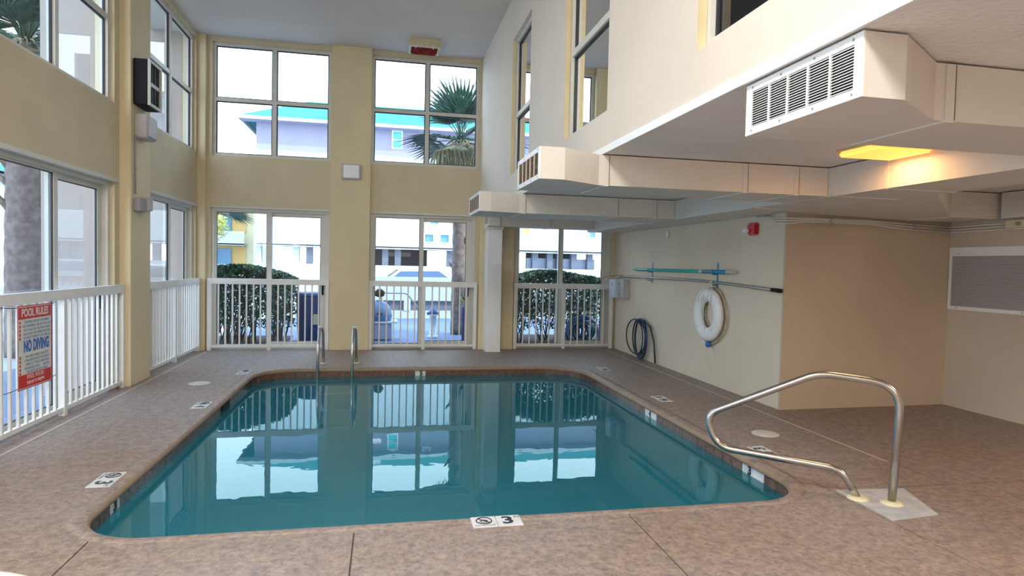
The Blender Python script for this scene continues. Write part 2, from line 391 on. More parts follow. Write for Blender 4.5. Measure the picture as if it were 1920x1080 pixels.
# the front strips end at the pool, the long side and back slabs run around it
slabs = [None, (-1.55, -.145, Y0, 4.6), (-.145, 1.53, Y0, 4.6), (1.53, 3.13, Y0, 4.6), (3.13, XV+.2, Y0, 3.86)]
def slab(x0, x1, y0, y1, g=(1, 1, 1, 1), cutit=True):
    """g: which of the four sides (x0, x1, y0, y1) carries a joint"""
    h = J/2
    o = MB().box(x0+h*g[0], y0+h*g[2], -.05, x1-h*g[1], y1-h*g[3], 0).build('deck_slab', 'deck', fl)
    if cutit: mesh_boolean(o, cut)
    return o
slab(XL-TH, -1.55, Y0, 3.93, (0, 1, 0, 0))
for a in slabs[1:4]: slab(*a, g=(1, 1, 0, 0))
slab(*slabs[4], g=(1, 0, 0, 1), cutit=False)
slab(XL-TH, -1.0, 3.93, 8.0, (0, 0, 0, 0)); slab(XL-TH, -1.0, 8.0, D+TH, (0, 0, 0, 0))
slab(-1.0, 2.2, 8.0, D+TH, (0, 0, 0, 0))
slab(2.2, 4.12, 6.02, D+TH, (0, 1, 1, 0)); slab(2.2, 4.12, 4.6, 6.02, (0, 1, 0, 1))
slab(3.13, 4.12, 3.86, 4.6, (0, 1, 1, 0), False)
slab(4.12, XV+.2, 3.86, D+TH, (1, 0, 1, 0), False)
bpy.data.objects.remove(cut)
MB().box(-2.875, Y0, -.01, -2.852, D-.3, .003).build('deck_channel', 'channel', fl)
MB().box(4.075, 4.4, -.01, 4.098, D-.3, .003).build('deck_channel', 'channel', fl)

# ------------------------------------------------------------------ pool
pool = thing('swimming_pool', (.62, 6.6, -1.4), 'indoor swimming pool of still teal water with rounded corners and brown waterline tiles', 'pool')
def sweep(prof, name, m, parent, seg=10, smooth=True):
    mb = MB(); rings = [pool_outline(o_, seg) for o_, z in prof]; n = len(rings[0]); vs = []
    for (o_, z), rg in zip(prof, rings): vs += [(x, y, z) for x, y in rg]
    fs = [(i*n+k, i*n+(k+1) % n, (i+1)*n+(k+1) % n, (i+1)*n+k) for i in range(len(prof)-1) for k in range(n)]
    mb.add(vs, fs, smooth); return mb.build(name, m, parent)
sweep([(CW, -.05), (CW, 0), (.06, -.001), (.03, -.005), (.018, -.010)], 'coping', 'deck', pool, 14)
sweep([(.018, -.010), (.008, -.018), (.002, -.030), (0, -.045), (.006, -.055), (.06, -.056)], 'coping_edge', 'coping', pool, 14)
sweep([(.03, -.05), (.024, -.056), (.0235, -.062)], 'grout_line', 'grout', pool, 14)
WZ = -.135
sweep([(.045, -.05), (.045, -.20), (.05, -.20), (.05, -1.45), (-.3, -1.5)], 'basin_wall', 'pooldeep', pool, 14)
MB().prism(pool_outline(-.2, 14), -1.6, -1.49).build('basin_floor', 'pooldeep', pool)
MB().prism(pool_outline(.046, 14), WZ-.0005, WZ).build('water', 'water', pool, label='still teal reflective pool water')
wo = [o for o in pool.children if o.name.startswith('water')][0]
me = bpy.data.meshes.new('water'); pts = pool_outline(.046, 14); org = pool.location
me.from_pydata([(x-org.x, y-org.y, WZ-org.z) for x, y in pts], [], [tuple(range(len(pts)))]); me.materials.append(M['water']); wo.data = me
# waterline tiles
def walk(off, step):
    P = [Vector((x, y, 0)) for x, y in pool_outline(off, 24)]; P.append(P[0]); L = [0]
    for a, b in zip(P, P[1:]): L.append(L[-1]+(b-a).length)
    n = round(L[-1]/step); st = L[-1]/n; k = 0
    for i in range(n):
        res = []
        for s_ in (i*st+.003, (i+1)*st-.003):
            while L[k+1] < s_: k += 1
            res.append(P[k].lerp(P[k+1], (s_-L[k])/(L[k+1]-L[k])))
        yield res
markers_wl = [(-1.70, 4.55), (.57, 9.42), (2.86, 8.75), (2.95, 6.6), (2.95, 4.62)]
tiles = list(walk(.04, .155))
for a, b in tiles:
    c = (a+b)/2; t = (b-a).normalized(); nrm = Vector((t.y, -t.x, 0))
    near = any((c-Vector((mx_, my_, 0))).length < .13 for mx_, my_ in markers_wl)
    mb = MB(); p = [a, b, b-nrm*.016, a-nrm*.016]
    k = random.uniform(-.0015, .0015)
    mb.add([(q.x, q.y, -.19) for q in p]+[(q.x-nrm.x*k, q.y-nrm.y*k, -.064) for q in p], [(0,1,2,3),(7,6,5,4),(0,4,5,1),(1,5,6,2),(2,6,7,3),(3,7,4,0)])
    mb.build('tile', 'marker' if near else 'tile', pool, label='white depth marker tile at the waterline' if near else None)
# numerals on the waterline markers
def numeral(ch, c, right, size=.075):
    rx = Vector(right); nz = rx.cross(Vector((0, 0, 1)))
    text_mb(ch, size, lambda x, y, z: Vector(c)+rx*x+Vector((0, 0, 1))*y+nz*z, bold=.04).build('depth_numeral', 'ink', pool)
numeral('3', (PX0-.018, 4.55, -.10), (0, 1, 0), .10)
numeral('5', (.57, PY1+.020, -.10), (1, 0, 0), .09)
numeral('4', (PX1+.020, 6.6, -.10), (0, -1, 0), .09)
numeral('3', (PX1+.020, 4.62, -.10), (0, -1, 0), .10)
MB().box(PX0-.05, 7.35, -.17, PX0-.012, 7.68, -.062).build('skimmer_mouth', 'black', pool, label='black skimmer opening under the left coping')

# deck markers
def deck_marker(cx, cy, up, txt, label, size=.075):
    up = Vector((*up, 0)); rt = up.cross(Vector((0, 0, 1))); c = Vector((cx, cy, 0))
    r = thing('depth_marker', (cx, cy, 0), label, 'pool marker')
    for s_ in (-1, 1):
        q = c+rt*(s_*size*1.02); a = q-rt*size-up*size; b = q+rt*size+up*size
        MB().bbox(min(a.x, b.x), min(a.y, b.y), -.008, max(a.x, b.x), max(a.y, b.y), .005, b=.002).build('tile', 'marker', r)
    f = lambda q0: (lambda x, y, z: q0+rt*x+up*y+Vector((0, 0, .0055+z)))
    q = c+rt*(size*.9); text_mb(txt, size*1.9, f(q), .0004, xs=1.1, bold=.03).build('numeral', 'ink', r)
    text_mb("FT", size*.5, f(q+rt*size*.85+up*size*.55), .0004).build('unit_letters', 'ink', r)
    q = c-rt*(size*1.02)+up*size*.15
    mb = MB(); n = 28; ring = []
    for k in range(n):
        a = 2*PI*k/n; ring.append(f(q)(size*.62*math.cos(a), size*.62*math.sin(a), 0))
    mb.tube(ring, .0042, 4, closed=True)
    mb.tube([f(q)(-size*.44, size*.44, 0), f(q)(size*.44, -size*.44, 0)], .004, 4)
    mb.tube([f(q)(-size*.35, -size*.1, 0), f(q)(0, size*.12, 0), f(q)(size*.3, -size*.05, 0)], .004, 4)
    mb.tube([f(q)(-size*.3, -size*.32, 0), f(q)(size*.3, -size*.32, 0)], .0025, 4)
    mb.build('no_diving_symbol', 'ink', r)
    text_mb("NO DIVING", size*.24, f(q-up*size*.88), .0004, xs=1.3).build('caption', 'ink', r)
deck_marker(.69, 3.69-.005, (0, 1), '3', 'white 3 foot depth and no diving tiles in the near deck edge of the pool')
deck_marker(-1.86, 4.78, (1, 0), '3', 'white 3 foot no diving tiles on the left deck nearest the camera')
deck_marker(-1.86, 7.1, (1, 0), '4', 'small pale depth tiles on the left deck just past the round lid')
deck_marker(-1.86, 9.12, (1, 0), '5', 'small pale depth tiles at the far left corner of the pool')
deck_marker(3.22, 4.80, (-1, 0), '3', 'grey depth tiles on the right deck under the bent handrail')
deck_marker(3.26, 6.92, (-1, 0), '4', 'small depth tiles on the right deck halfway along the pool')
deck_marker(3.30, 9.05, (-1, 0), '5', 'small depth tiles on the right deck near the hose')
for (x, y, lb) in ((-2.22, 8.36, 'round cream skimmer lid in the left deck beside the railing pillar'), (3.58, 5.33, 'round cream skimmer lid in the right deck behind the handrail')):
    t = thing('skimmer_hatch', (x, y, 0), lb, 'lid')
    MB().lathe([(.125, -.01), (.125, .004), (.118, .006), (.108, .006)], (x, y, 0)).build('rim', 'lid', t)
    MB().lathe([(.105, -.01), (.105, .005), (.09, .008), (.0, .008)], (x, y, 0)).build('cover', 'lid', t)

# ------------------------------------------------------------------ windows and sliding doors
cnt = {'w': 0, 'd': 0}
def bx(mp, u0, u1, d0, d1, z0, z1, mb=None):
    mb = mb or MB(); a = mp(u0, d0, z0); b = mp(u1, d1, z1); return mb.box(*a, *b)
def pane(mp, u0, u1, z0, z1, d, parent, m='glass'):
    mb = MB(); mb.add([mp(u0, d, z0), mp(u1, d, z0), mp(u1, d, z1), mp(u0, d, z1)], [(0, 1, 2, 3)]); mb.build('pane', m, parent)
def frame_ring(mp, u0, u1, z0, z1, w, d0, d1, name, parent, m='frame', wb_=None):
    wb_ = wb_ or w; mb = MB()
    bx(mp, u0, u0+w, d0, d1, z0, z1, mb); bx(mp, u1-w, u1, d0, d1, z0, z1, mb)
    bx(mp, u0+w, u1-w, d0, d1, z1-w, z1, mb); bx(mp, u0+w, u1-w, d0, d1, z0, z0+wb_, mb)
    return mb.build(name, m, parent)
def window(mp, u0, u1, z0, z1, um, zt, glass='glass', dd=.05, loc=None):
    cnt['w'] += 1
    t = thing('window_%d' % cnt['w'], loc or mp((u0+u1)/2, dd, z0), kind='structure')
    frame_ring(mp, u0, u1, z0, z1, .05, dd, dd+.08, 'window_frame', t)
    if um: bx(mp, um-.035, um+.035, dd+.003, dd+.077, z0+.05, z1-.05).build('mullion', 'frame', t)
    us = [(u0+.05, um-.035), (um+.035, u1-.05)] if um else [(u0+.05, u1-.05)]
    for a, b in us:
        bx(mp, a, b, dd+.006, dd+.074, zt-.03, zt+.03).build('transom', 'frame', t)
        for c, d_ in ((z0+.05, zt-.03), (zt+.03, z1-.05)):
            frame_ring(mp, a, b, c, d_, .016, dd+.03, dd+.05, 'gasket', t, 'gasket')
            pane(mp, a+.002, b-.002, c+.002, d_-.002, dd+.045, t, glass)
    return t
def sliding_door(mp, u0, u1, z1, um, fixed_first=True, dd=.05):
    cnt['d'] += 1
    t = thing('door_%d' % cnt['d'], mp((u0+u1)/2, dd, 0), kind='structure')
    frame_ring(mp, u0, u1, 0.0, z1, .055, dd, dd+.12, 'door_frame', t, wb_=.03)
    for k, (a, b) in enumerate(((u0+.055, um+.04), (um-.04, u1-.055))):
        d0 = dd+.065 if k else dd+.02
        top = z1-.055; w = .045 if k == 0 else .10
        s_ = MB(); w1, w2 = (.03, .075) if k == 0 else (.075, .10)
        bx(mp, a, a+w1, d0, d0+.035, .03, top, s_); bx(mp, b-w2, b, d0, d0+.035, .03, top, s_)
        tw = .02 if k == 0 else .06
        bx(mp, a+w1, b-w2, d0, d0+.035, top-tw, top, s_); bx(mp, a+w1, b-w2, d0, d0+.035, .03, .03+(.06 if k == 0 else .10), s_)
        s = s_.build('fixed_sash' if k == 0 else 'sliding_sash', 'frame', t)
        z0_ = .03+(.06 if k == 0 else .10)
        frame_ring(mp, a+w1, b-w2, z0_, top-tw, .008, d0+.008, d0+.028, 'gasket', s, 'gasket')
        pane(mp, a+w1+.002, b-w2-.002, z0_+.002, top-tw-.002, d0+.018, s)
        if k: bx(mp, b-.07, b-.04, d0-.03, d0, .95, 1.15).build('handle', 'black', s)
    return t
for (u0, u1), um in zip(backdoors, (-1.945, .66, 3.28)): sliding_door(mpB, u0, u1, DH, um)
for (u0, u1, z0, z1), um in zip(backwins, (-1.87, .725)): window(mpB, u0, u1, z0, z1, um, 4.235)
mids = [6.90, 10.22, 3.2, -.5]
for (u0, u1), um in zip(bays, mids):
    sliding_door(mpL, u0, u1, DH, um); window(mpL, u0, u1, 3.31, 5.17, um, 4.27)
for (u0, u1, z0, z1) in upw: window(mpU, u0, u1, z0, z1, None, 3.60, 'glassr', dd=.052)
for (u0, u1, z0, z1) in upw: # painted far jambs
    MB().box(XU+.001, u1-.012, z0, XU+.05, u1, z1).build('jamb', 'reveal', wu)
# door head trims on the left wall
for n_, (u0, u1) in enumerate(bays[:3]):
    bx(mpL, u0-.02, u1+.08, -.02, .05, DH-.012, DH+.03).build('trim_%d' % (n_+1), 'frame', kind='structure')
for n_, (u0, u1) in enumerate(backdoors[:2]):
    bx(mpB, u0, u1, -.015, .05, DH-.01, DH+.02).build('trim_%d' % (n_+4), 'frame', kind='structure')

# ------------------------------------------------------------------ railings
def railing(mp, u0, u1, label, d=-.035, n=None, um=None):
    t = thing('safety_railing', mp((u0+u1)/2, d, 0), label, 'railing', 'white safety railings in front of the sliding doors')
    H = 1.22; um = um or (u0+u1)/2
    mb = MB(); a = mp(u0, d-.03, H-.095); b = mp(u1, d+.03, H); mb.bbox(*a, *b, b=.008) if False else mb.box(*a, *b)
    mb.build('top_rail', 'rail', t)
    for c in (u0+.03, um, u1-.03): bx(mp, c-.03, c+.03, d-.028, d+.028, .0, H-.09).build('post', 'rail', t)
    bx(mp, u0+.06, u1-.06, d-.018, d+.018, .045, .085).build('bottom_rail', 'rail', t)
    for a, b in ((u0+.06, um-.03), (um+.03, u1-.06)):
        n = max(3, round((b-a)/.118)-1)
        for k in range(n):
            c = a+(b-a)*(k+1)/(n+1)
            bx(mp, c-.0115, c+.0115, d-.0115, d+.0115, .08, H-.09).build('baluster', 'rail', t)
    return t
railing(mpB, -2.90, -.93, 'white slatted railing across the left back door in front of a dark hedge')
railing(mpB, -.25, 1.67, 'white slatted railing across the middle back door beside the ladder')
railing(mpB, 2.36, 4.29, 'white slatted railing across the right back door beside the white column')
railing(mpL, 5.36, 8.22, 'long white slatted railing carrying the pool rules sign')
railing(mpL, 8.87, 11.32, 'white slatted railing between the left pillar and the back corner')
railing(mpL, 1.78, 4.6, 'white slatted railing on the left wall beside the camera')

# pool rules sign
sx = XL+.078
sign = thing('pool_rules_sign', (sx, 6.21, .40), 'red and white POOL RULES sign with blue NO DIVING lettering on the left railing', 'sign')
MB().box(sx-.003, 5.94, .40, sx, 6.49, 1.115).build('panel', 'signw', sign)
fS = lambda yc, zc: (lambda x, y, z: (sx+.0015+z, yc+x, zc+y))
MB().box(sx, 5.955, 1.00, sx+.0012, 6.475, 1.10).build('red_header', 'red', sign)
MB().box(sx, 5.955, .415, sx+.0012, 6.475, .525).build('red_footer', 'red', sign)
mb = MB()
for (a, b, c, d_) in ((5.94, 5.948, .40, 1.115), (6.482, 6.49, .40, 1.115), (5.94, 6.49, .40, .408), (5.94, 6.49, 1.107, 1.115)): mb.box(sx, a, c, sx+.001, b, d_)
mb.build('red_border', 'red', sign)
text_mb('POOL RULES', .095, fS(6.215, 1.05), .0006, xs=.80, bold=.025).build('header_letters', 'signw', sign)
text_mb('NO DIVING', .135, fS(6.235, .760), .0006, xs=.56, spacing=1.04, bold=.045).build('no_diving_letters', 'blue', sign)
text_mb('POOL HOURS', .052, fS(6.215, .498), .0006, xs=.85).build('footer_letters', 'signw', sign)
text_mb('9:00 AM TO 9:00 PM', .040, fS(6.215, .448), .0006, xs=.8).build('footer_letters', 'signw', sign)
z = .972
for tx in ('SHOWER BEFORE ENTERING', 'NO RUNNING OR ROUGH PLAY', 'NO GLASS IN THE POOL AREA', 'NO FOOD OR DRINK IN POOL', 'DO NOT SWIM IF YOU ARE ILL'):
    text_mb(tx, .034, fS(6.245, z), .0005, xs=.92).build('rule_letters', 'blueg', sign); MB().box(sx, 5.967, z-.012, sx+.001, 5.987, z+.012).build('bullet', 'red', sign); z -= .034
z = .675
for tx in ('NO LIFEGUARD ON DUTY', 'CHILDREN WITH AN ADULT', 'SWIM AT YOUR OWN RISK', 'MAXIMUM LOAD       PEOPLE', 'NO PETS IN POOL AREA'):
    text_mb(tx, .034, fS(6.245, z), .0005, xs=.92).build('rule_letters', 'blueg', sign); MB().box(sx, 5.967, z-.012, sx+.001, 5.987, z+.012).build('bullet', 'red', sign); z -= .034
for (a, b) in (((5.94, 1.10), (5.75, 1.115)), ((6.49, 1.10), (6.6, 1.115)), ((5.94, .42), (5.78, .41)), ((6.49, .43), (6.62, .43))):
    MB().tube([(sx-.004, a[0], a[1]), (sx-.012, (a[0]+b[0])/2, (a[1]+b[1])/2-.003), (XL+.055, b[0], b[1])], .003, 5).build('tie_wire', 'black', sign)

# ------------------------------------------------------------------ ducts
def grille(parent, x, y0, y1, z0, z1, nd, ns, m, fr='white'):
    """louvred grille facing -x, framed, with vertical dividers and slats as parts"""
    b = .045
    mb = MB(); mb.box(x-.008, y0, z0, x, y0+b, z1).box(x-.008, y1-b, z0, x, y1, z1).box(x-.008, y0+b, z0, x, y1-b, z0+b*.8).box(x-.008, y0+b, z1-b*.8, x, y1-b, z1)
    g = mb.build('grille_frame', fr, parent)
    a0, a1, c0, c1 = y0+b, y1-b, z0+b*.8, z1-b*.8
    for k in range(ns):
        z = c0+(c1-c0)*(k+.5)/ns; h = (c1-c0)/ns*.14
        MB().add([(x-.006, a0, z-h), (x-.006, a1, z-h), (x-.006, a1, z+h), (x-.006, a0, z+h), (x+.001, a0, z-h+.002), (x+.001, a1, z-h+.002), (x+.001, a1, z+h+.002), (x+.001, a0, z+h+.002)],
                 [(0,1,2,3),(7,6,5,4),(0,4,5,1),(3,2,6,7),(0,3,7,4),(1,5,6,2)]).build('slat', m, g)
    for k in range(1, nd):
        y = a0+(a1-a0)*k/nd; MB().box(x-.0075, y-.004, c0, x+.004, y+.004, c1).build('divider', fr if m == 'slat_w' else 'slat_w', g)
    for k in range(4):
        for z in (z0+.018, z1-.018):
            y = y0+.05+(y1-y0-.1)*k/3; MB().lathe([(.006, -.0095), (.006, -.008)], (x, y, z), 'x', 8).build('screw', 'conduit', g)
def branch_duct(xg, yn0, yn1, yf, xs1, xs2, x1, label, m, seams=(), zt=ZS-.010, zb=2.20, slatm='rust'):
    """xg grille plane, near side at yn0 tapering to yn1, far side yf, running +x to x1"""
    t = thing('air_duct', ((xg+x1)/2, (yn0+yf)/2, zb), label, 'air duct', 'white ventilation ducts under the low ceiling')
    x1 -= .004; poly = [(xg+.03, yn0), (xs1, yn0), (xs2, yn1), (x1, yn1), (x1, yf), (xg+.03, yf)]
    MB().prism(poly, zb, zt).build('duct_body', 'duct', t)
    MB().box(xg+.012, yn0+.03, zb+.03, xg+.03, yf-.03, zt-.03).build('dark_throat', 'dark', t)
    mb = MB(); mb.box(xg, yn0, zb, xg+.03, yf, zb+.03).box(xg, yn0, zt-.03, xg+.03, yf, zt).box(xg, yn0, zb+.03, xg+.03, yn0+.03, zt-.03).box(xg, yf-.03, zb+.03, xg+.03, yf, zt-.03)
    mb.build('mouth_flange', 'duct', t)
    grille(t, xg, yn0, yf, zb, zt, *( (5, 15, slatm) if slatm == 'slat_w' else (5, 13, slatm)))
    for s_ in seams:
        MB().box(s_-.022, yn1-.007, zb-.007, s_+.022, yf+.006, zb).box(s_-.022, yn1-.008, zb, s_+.022, yn1, zt-.004).build('seam_band', 'duct', t)
        MB().box(s_+.022, yn1-.009, zb+.003, s_+.026, yn1-.001, zt-.005).build('seam_lip', 'joint', t)
    return t
trunkL, trunkR = 3.73, XR-.004
d1 = branch_duct(1.72, 2.04, 2.27, 2.80, 1.90, 2.26, trunkL, 'near ventilation duct with large white louvred grille above the handrail', 'duct', (2.33,), slatm='slat_w')
d2 = branch_duct(1.13, 4.58, 4.79, 5.36, 1.32, 1.66, trunkL, 'middle ventilation duct with a rusty tan grille overhanging the pool', 'duct', (1.72, 2.94, 3.42))
d3 = branch_duct(1.13, 7.60, 7.70, 8.52, 1.27, 1.64, trunkL, 'second farthest duct with a small rusty grille overhanging the pool', 'duct', (1.70, 2.92, 3.45))
d4 = branch_duct(1.78, 10.86, 10.92, D-.1, 1.98, 2.02, trunkL, 'short duct along the back wall above the white column', 'duct', (2.9,), zb=2.23, slatm='rust')
tr = thing('main_duct', ((trunkL+trunkR)/2, 5.5, 2.19), 'long white main duct running along the right wall and joining the branch ducts', 'air duct')
MB().box(trunkL, .2, 2.195, trunkR, D-.1, ZS-.010).build('duct_body', 'duct', tr)
for y in (.9, 2.9, 4.15, 4.72, 5.9, 7.45, 9.1):
    MB().box(trunkL-.006, y-.02, 2.19, trunkL, y+.02, ZS-.012).box(trunkL-.006, y-.02, 2.188, trunkR, y+.02, 2.195).build('seam_band', 'duct', tr)
t = thing('side_duct', (5.4, 5.9, 2.16), 'beige cross duct above the alcove wall reaching the far right wall', 'air duct')
MB().add([(XR, 4.3, 2.195), (XR, 6.22, 2.195), (5.9, 6.22, 2.165), (5.9, 5.66, 2.165), (XR, 4.3, ZS-.01), (XR, 6.22, ZS-.01), (5.9, 6.22, ZS-.01), (5.9, 5.66, ZS-.01)],
         [(0,3,2,1),(4,5,6,7),(0,1,5,4),(1,2,6,5),(2,3,7,6),(3,0,4,7)]).build('tapered_duct', 'duct', t)
MB().box(5.9, 5.66, 2.165, XV-.03, 6.22, ZS-.01).build('duct_body', 'duct', t)
MB().box(5.88, 5.65, 2.158, 5.93, 6.22, ZS-.011).build('seam_band', 'duct', t)
MB().box(XV-.10, .5, 2.165, XV-.001, 5.60, ZS-.01).build('wall_duct', 'duct', None, 'shallow pale duct box along the top of the far right wall', 'air duct')

# boxed column beneath the back duct
t = thing('boxed_column', (1.92, 11.1, 0), 'tall white boxed column standing between the middle and right back doors', 'column')
MB().bbox(1.79, 10.98, 0, 2.05, D-.1, 2.228, b=.006).build('shaft', 'white', t)
MB().box(1.77, 10.96, 2.17, 2.07, D-.1, 2.229).build('cap', 'duct', t)
MB().box(1.785, 10.975, 0, 2.055, D-.1, .03).build('base', 'white', t)

# ------------------------------------------------------------------ ceiling fixtures
t = thing('soffit_lamp', (3.46, 3.9, 2.38), 'glowing amber ceiling lamp under the low ceiling behind the near duct', 'lamp')
MB().box(3.25, 3.70, 2.43, 3.71, 4.10, ZS).build('housing', 'lampcream', t)
MB().bbox(3.26, 3.71, 2.392, 3.70, 4.09, 2.431, b=.012).build('diffuser', 'glow', t)
area('soffit_lamp_light', (3.46, 3.9, 2.385), .4, .3, 3.5, (1, .55, .22)).parent = None
t = thing('ceiling_fixture', (.62, 11.0, 5.10), 'cream ceiling fixture with a rusty red lens beside the back wall', 'ceiling fixture')
mb = MB().box(.36, 10.62, 5.13, .88, 10.70, ZC).box(.36, 11.16, 5.17, .88, 11.20, ZC).box(.36, 10.70, 5.16, .40, 11.16, ZC).box(.84, 10.70, 5.16, .88, 11.16, ZC)
mb.build('housing', 'lampcream', t)
MB().bbox(.39, 10.69, 5.15, .85, 11.17, 5.24, b=.03).build('lens', 'lens', t)
for x in (.47, .76): MB().tube([(x, 10.62, 5.14), (x, 10.75, 5.135)], .008, 6).build('clip', 'white', t)
for y in (.9, -1.6):
    t = thing('hall_fill_lamp', (-.6, y, 5.11), 'added white fill lamp on the hall ceiling behind the camera%s' % (', the rearmost one' if y < 0 else ''), 'lamp')
    MB().box(-1.25, y-.3, 5.16, .05, y+.3, ZC-.002).build('housing', 'white', t); MB().box(-1.2, y-.25, 5.13, 0, y+.25, 5.16).build('diffuser', 'fill_glow', t)  # unseen lamp, added to house the hall fill light

for (x, y, lb) in ((3.6, -.6, 'added white fill lamp under the low ceiling behind the camera'), (5.3, 2.6, 'added warm fill lamp under the low ceiling to the right of the picture')):
    t = thing('soffit_lamp', (x, y, 2.39), lb, 'lamp')
    MB().box(x-.30, y-.18, 2.42, x+.30, y+.18, ZS-.002).build('housing', 'lampcream', t); MB().bbox(x-.28, y-.16, 2.392, x+.28, y+.16, 2.421, b=.01).build('diffuser', 'fill_glow', t)  # unseen fixtures, added so the soffit fill lights have a housing

# ------------------------------------------------------------------ things on the left pillars and back pillar
def fan_box(y, lb1, lb2):
    x0 = -2.939
    t = thing('wall_heater', (x0+.09, y+.22, 3.40), lb1, 'wall box', 'black framed wall boxes high on the left pillars')
    MB().bbox(x0, y, 3.36, x0+.16, y+.42, 3.90, b=.008).build('case', 'black', t)
    mb = MB().box(x0+.16, y, 3.36, x0+.185, y+.035, 3.90).box(x0+.16, y+.385, 3.36, x0+.185, y+.42, 3.90).box(x0+.16, y+.035, 3.36, x0+.185, y+.385, 3.39).box(x0+.16, y+.035, 3.87, x0+.185, y+.385, 3.90)
    mb.build('front_frame', 'lid', t)
    MB().box(x0+.16, y+.035, 3.60, x0+.172, y+.385, 3.645).build('middle_bar', 'boxg', t)
    for k in range(1, 4): MB().box(x0+.16, y+.035+.0875*k, 3.39, x0+.166, y+.043+.0875*k, 3.87).build('front_rib', 'black', t)
    b = thing('junction_box', (x0+.09, y+.22, 2.98), lb2, 'wall box', 'grey boxes below the black wall boxes')
    MB().bbox(x0, y+.05, 2.98, x0+.14, y+.37, 3.26, b=.012).build('case', 'boxg', b)
    MB().bbox(x0+.14, y+.07, 3.00, x0+.155, y+.35, 3.24, b=.005).build('lid', 'boxg', b)
fan_box(8.28, 'black box with a pale front frame high on the left pillar', 'pale grey junction box just under the black framed wall box')
fan_box(4.86, 'black box with a pale front frame at the top left edge of the picture', 'pale grey junction box at the left edge of the picture')
t = thing('conduit', (-2.92, 8.33, 2.1), 'thin grey conduit running down the left pillar to a small switch box', 'conduit')
MB().tube([(-2.925, 8.315, 3.0), (-2.925, 8.315, 2.30)], .011, 8).build('pipe', 'conduit', t)
MB().tube([(-2.925, 8.315, 2.62), (-2.925, 8.315, 2.60)], .017, 8).build('coupling', 'conduit', t)
t = thing('switch_box', (-2.9, 8.45, 2.1), 'small grey switch box at the bottom of the pillar conduit', 'wall box')
MB().bbox(-2.939, 8.30, 2.10, -2.86, 8.50, 2.26, b=.01).build('back_box', 'conduit', t)
MB().bbox(-2.939, 8.50, 2.12, -2.84, 8.66, 2.29, b=.01).build('front_box', 'boxg', t)
yb = D-.101
t = thing('wall_speaker', (-.575, yb, 2.98), 'small square white wall box high on the middle back pillar', 'wall box')
MB().bbox(-.74, yb-.05, 2.97, -.41, yb, 3.23, b=.01).build('case', 'boxg', t)
MB().bbox(-.705, yb-.056, 2.995, -.445, yb-.049, 3.21, b=.003).build('front_panel', 'white', t)

# ------------------------------------------------------------------ things on the right wall
xr = XR
t = thing('control_box', (xr-.08, 10.95, 1.0), 'pale blue and grey electrical box beside the right back railing', 'wall box')
MB().bbox(xr-.20, 10.93, .99, xr, 11.22, 1.33, b=.012).build('white_box', 'hyd', t)
MB().bbox(xr-.13, 10.66, .99, xr, 10.92, 1.33, b=.01).build('grey_box', 'boxg', t)
for z in (1.06, 1.26): MB().lathe([(.022, 0), (.02, .015)], (xr-.147, 10.86, z), 'x', 10).build('knob', 'conduit', t)
MB().lathe([(.03, 0), (.03, .01)], (xr-.209, 11.05, 1.24), 'x', 12).build('dial', 'boxg', t)
t = thing('cable', (xr-.1, 11.1, 1.2), 'thin dark cables looping above the electrical box', 'cable')
MB().tube([(xr-.02, 10.4, 1.385), (xr-.04, 10.9, 1.40), (xr-.12, 11.15, 1.40), (xr-.28, 11.28, 1.36), (xr-.42, 11.32, 1.26)], .008, 6).build('cable_strand', 'conduit', t)
MB().tube([(xr-.04, 10.95, 1.395), (xr-.09, 11.1, 1.33), (xr-.16, 11.24, 1.24)], .008, 6).build('cable_strand', 'conduit', t)
# teal pole with grip
t = thing('pool_pole', (xr-.06, 8.8, 1.5), 'teal telescopic pool pole lying on two wall hooks', 'pole')
xp = xr-.055
MB().tube([(xp, 10.42, 1.515), (xp, 10.3, 1.52), (xp, 8.05, 1.52)], [.006, .022, .022], 12).build('outer_tube', 'teal', t)
MB().tube([(xp, 8.05, 1.52), (xp, 7.95, 1.52)], .026, 12).build('collar', 'lid', t)
MB().tube([(xp, 7.95, 1.52), (xp, 7.35, 1.52)], .027, 12).build('grip', 'tealb', t)
MB().tube([(xp, 7.35, 1.52), (xp, 7.14, 1.52)], [.024, .018], 12).build('tip', 'lid', t)
for y, lb in ((9.72, 'blue wall hook holding the thin end of the teal pole'), (7.65, 'blue wall hook above the life ring')):
    t = thing('wall_hook', (xr-.01, y, 1.5), lb, 'hook')
    MB().box(xr-.008, y-.016, 1.30, xr, y+.016, 1.64).build('back_plate', 'tealb', t)
    MB().tube(bevel_path([(xr-.004, y, 1.487), (xr-.09, y, 1.487), (xr-.09, y, 1.55)], .02, 4), .006, 6).build('upper_hook', 'tealb', t)
    MB().tube(bevel_path([(xr-.004, y, 1.345), (xr-.085, y, 1.345), (xr-.085, y, 1.40)], .02, 4), .006, 6).build('lower_hook', 'tealb', t)
t = thing('skimmer_pole', (xr-.06, 8.5, 1.37), 'long bending grey metal pole with a black end cap below the teal pole', 'pole')
pth = [(xr-.055, 10.9, 1.385), (xr-.052, 10.0, 1.39), (xr-.05, 9.0, 1.395), (xr-.052, 8.0, 1.39), (xr-.055, 7.2, 1.37), (xr-.06, 6.35, 1.335)]
MB().tube(pth, .019, 12).build('tube', 'alu', t)
MB().tube([(xr-.06, 6.36, 1.336), (xr-.062, 6.20, 1.330)], .024, 12).build('end_cap', 'black', t)
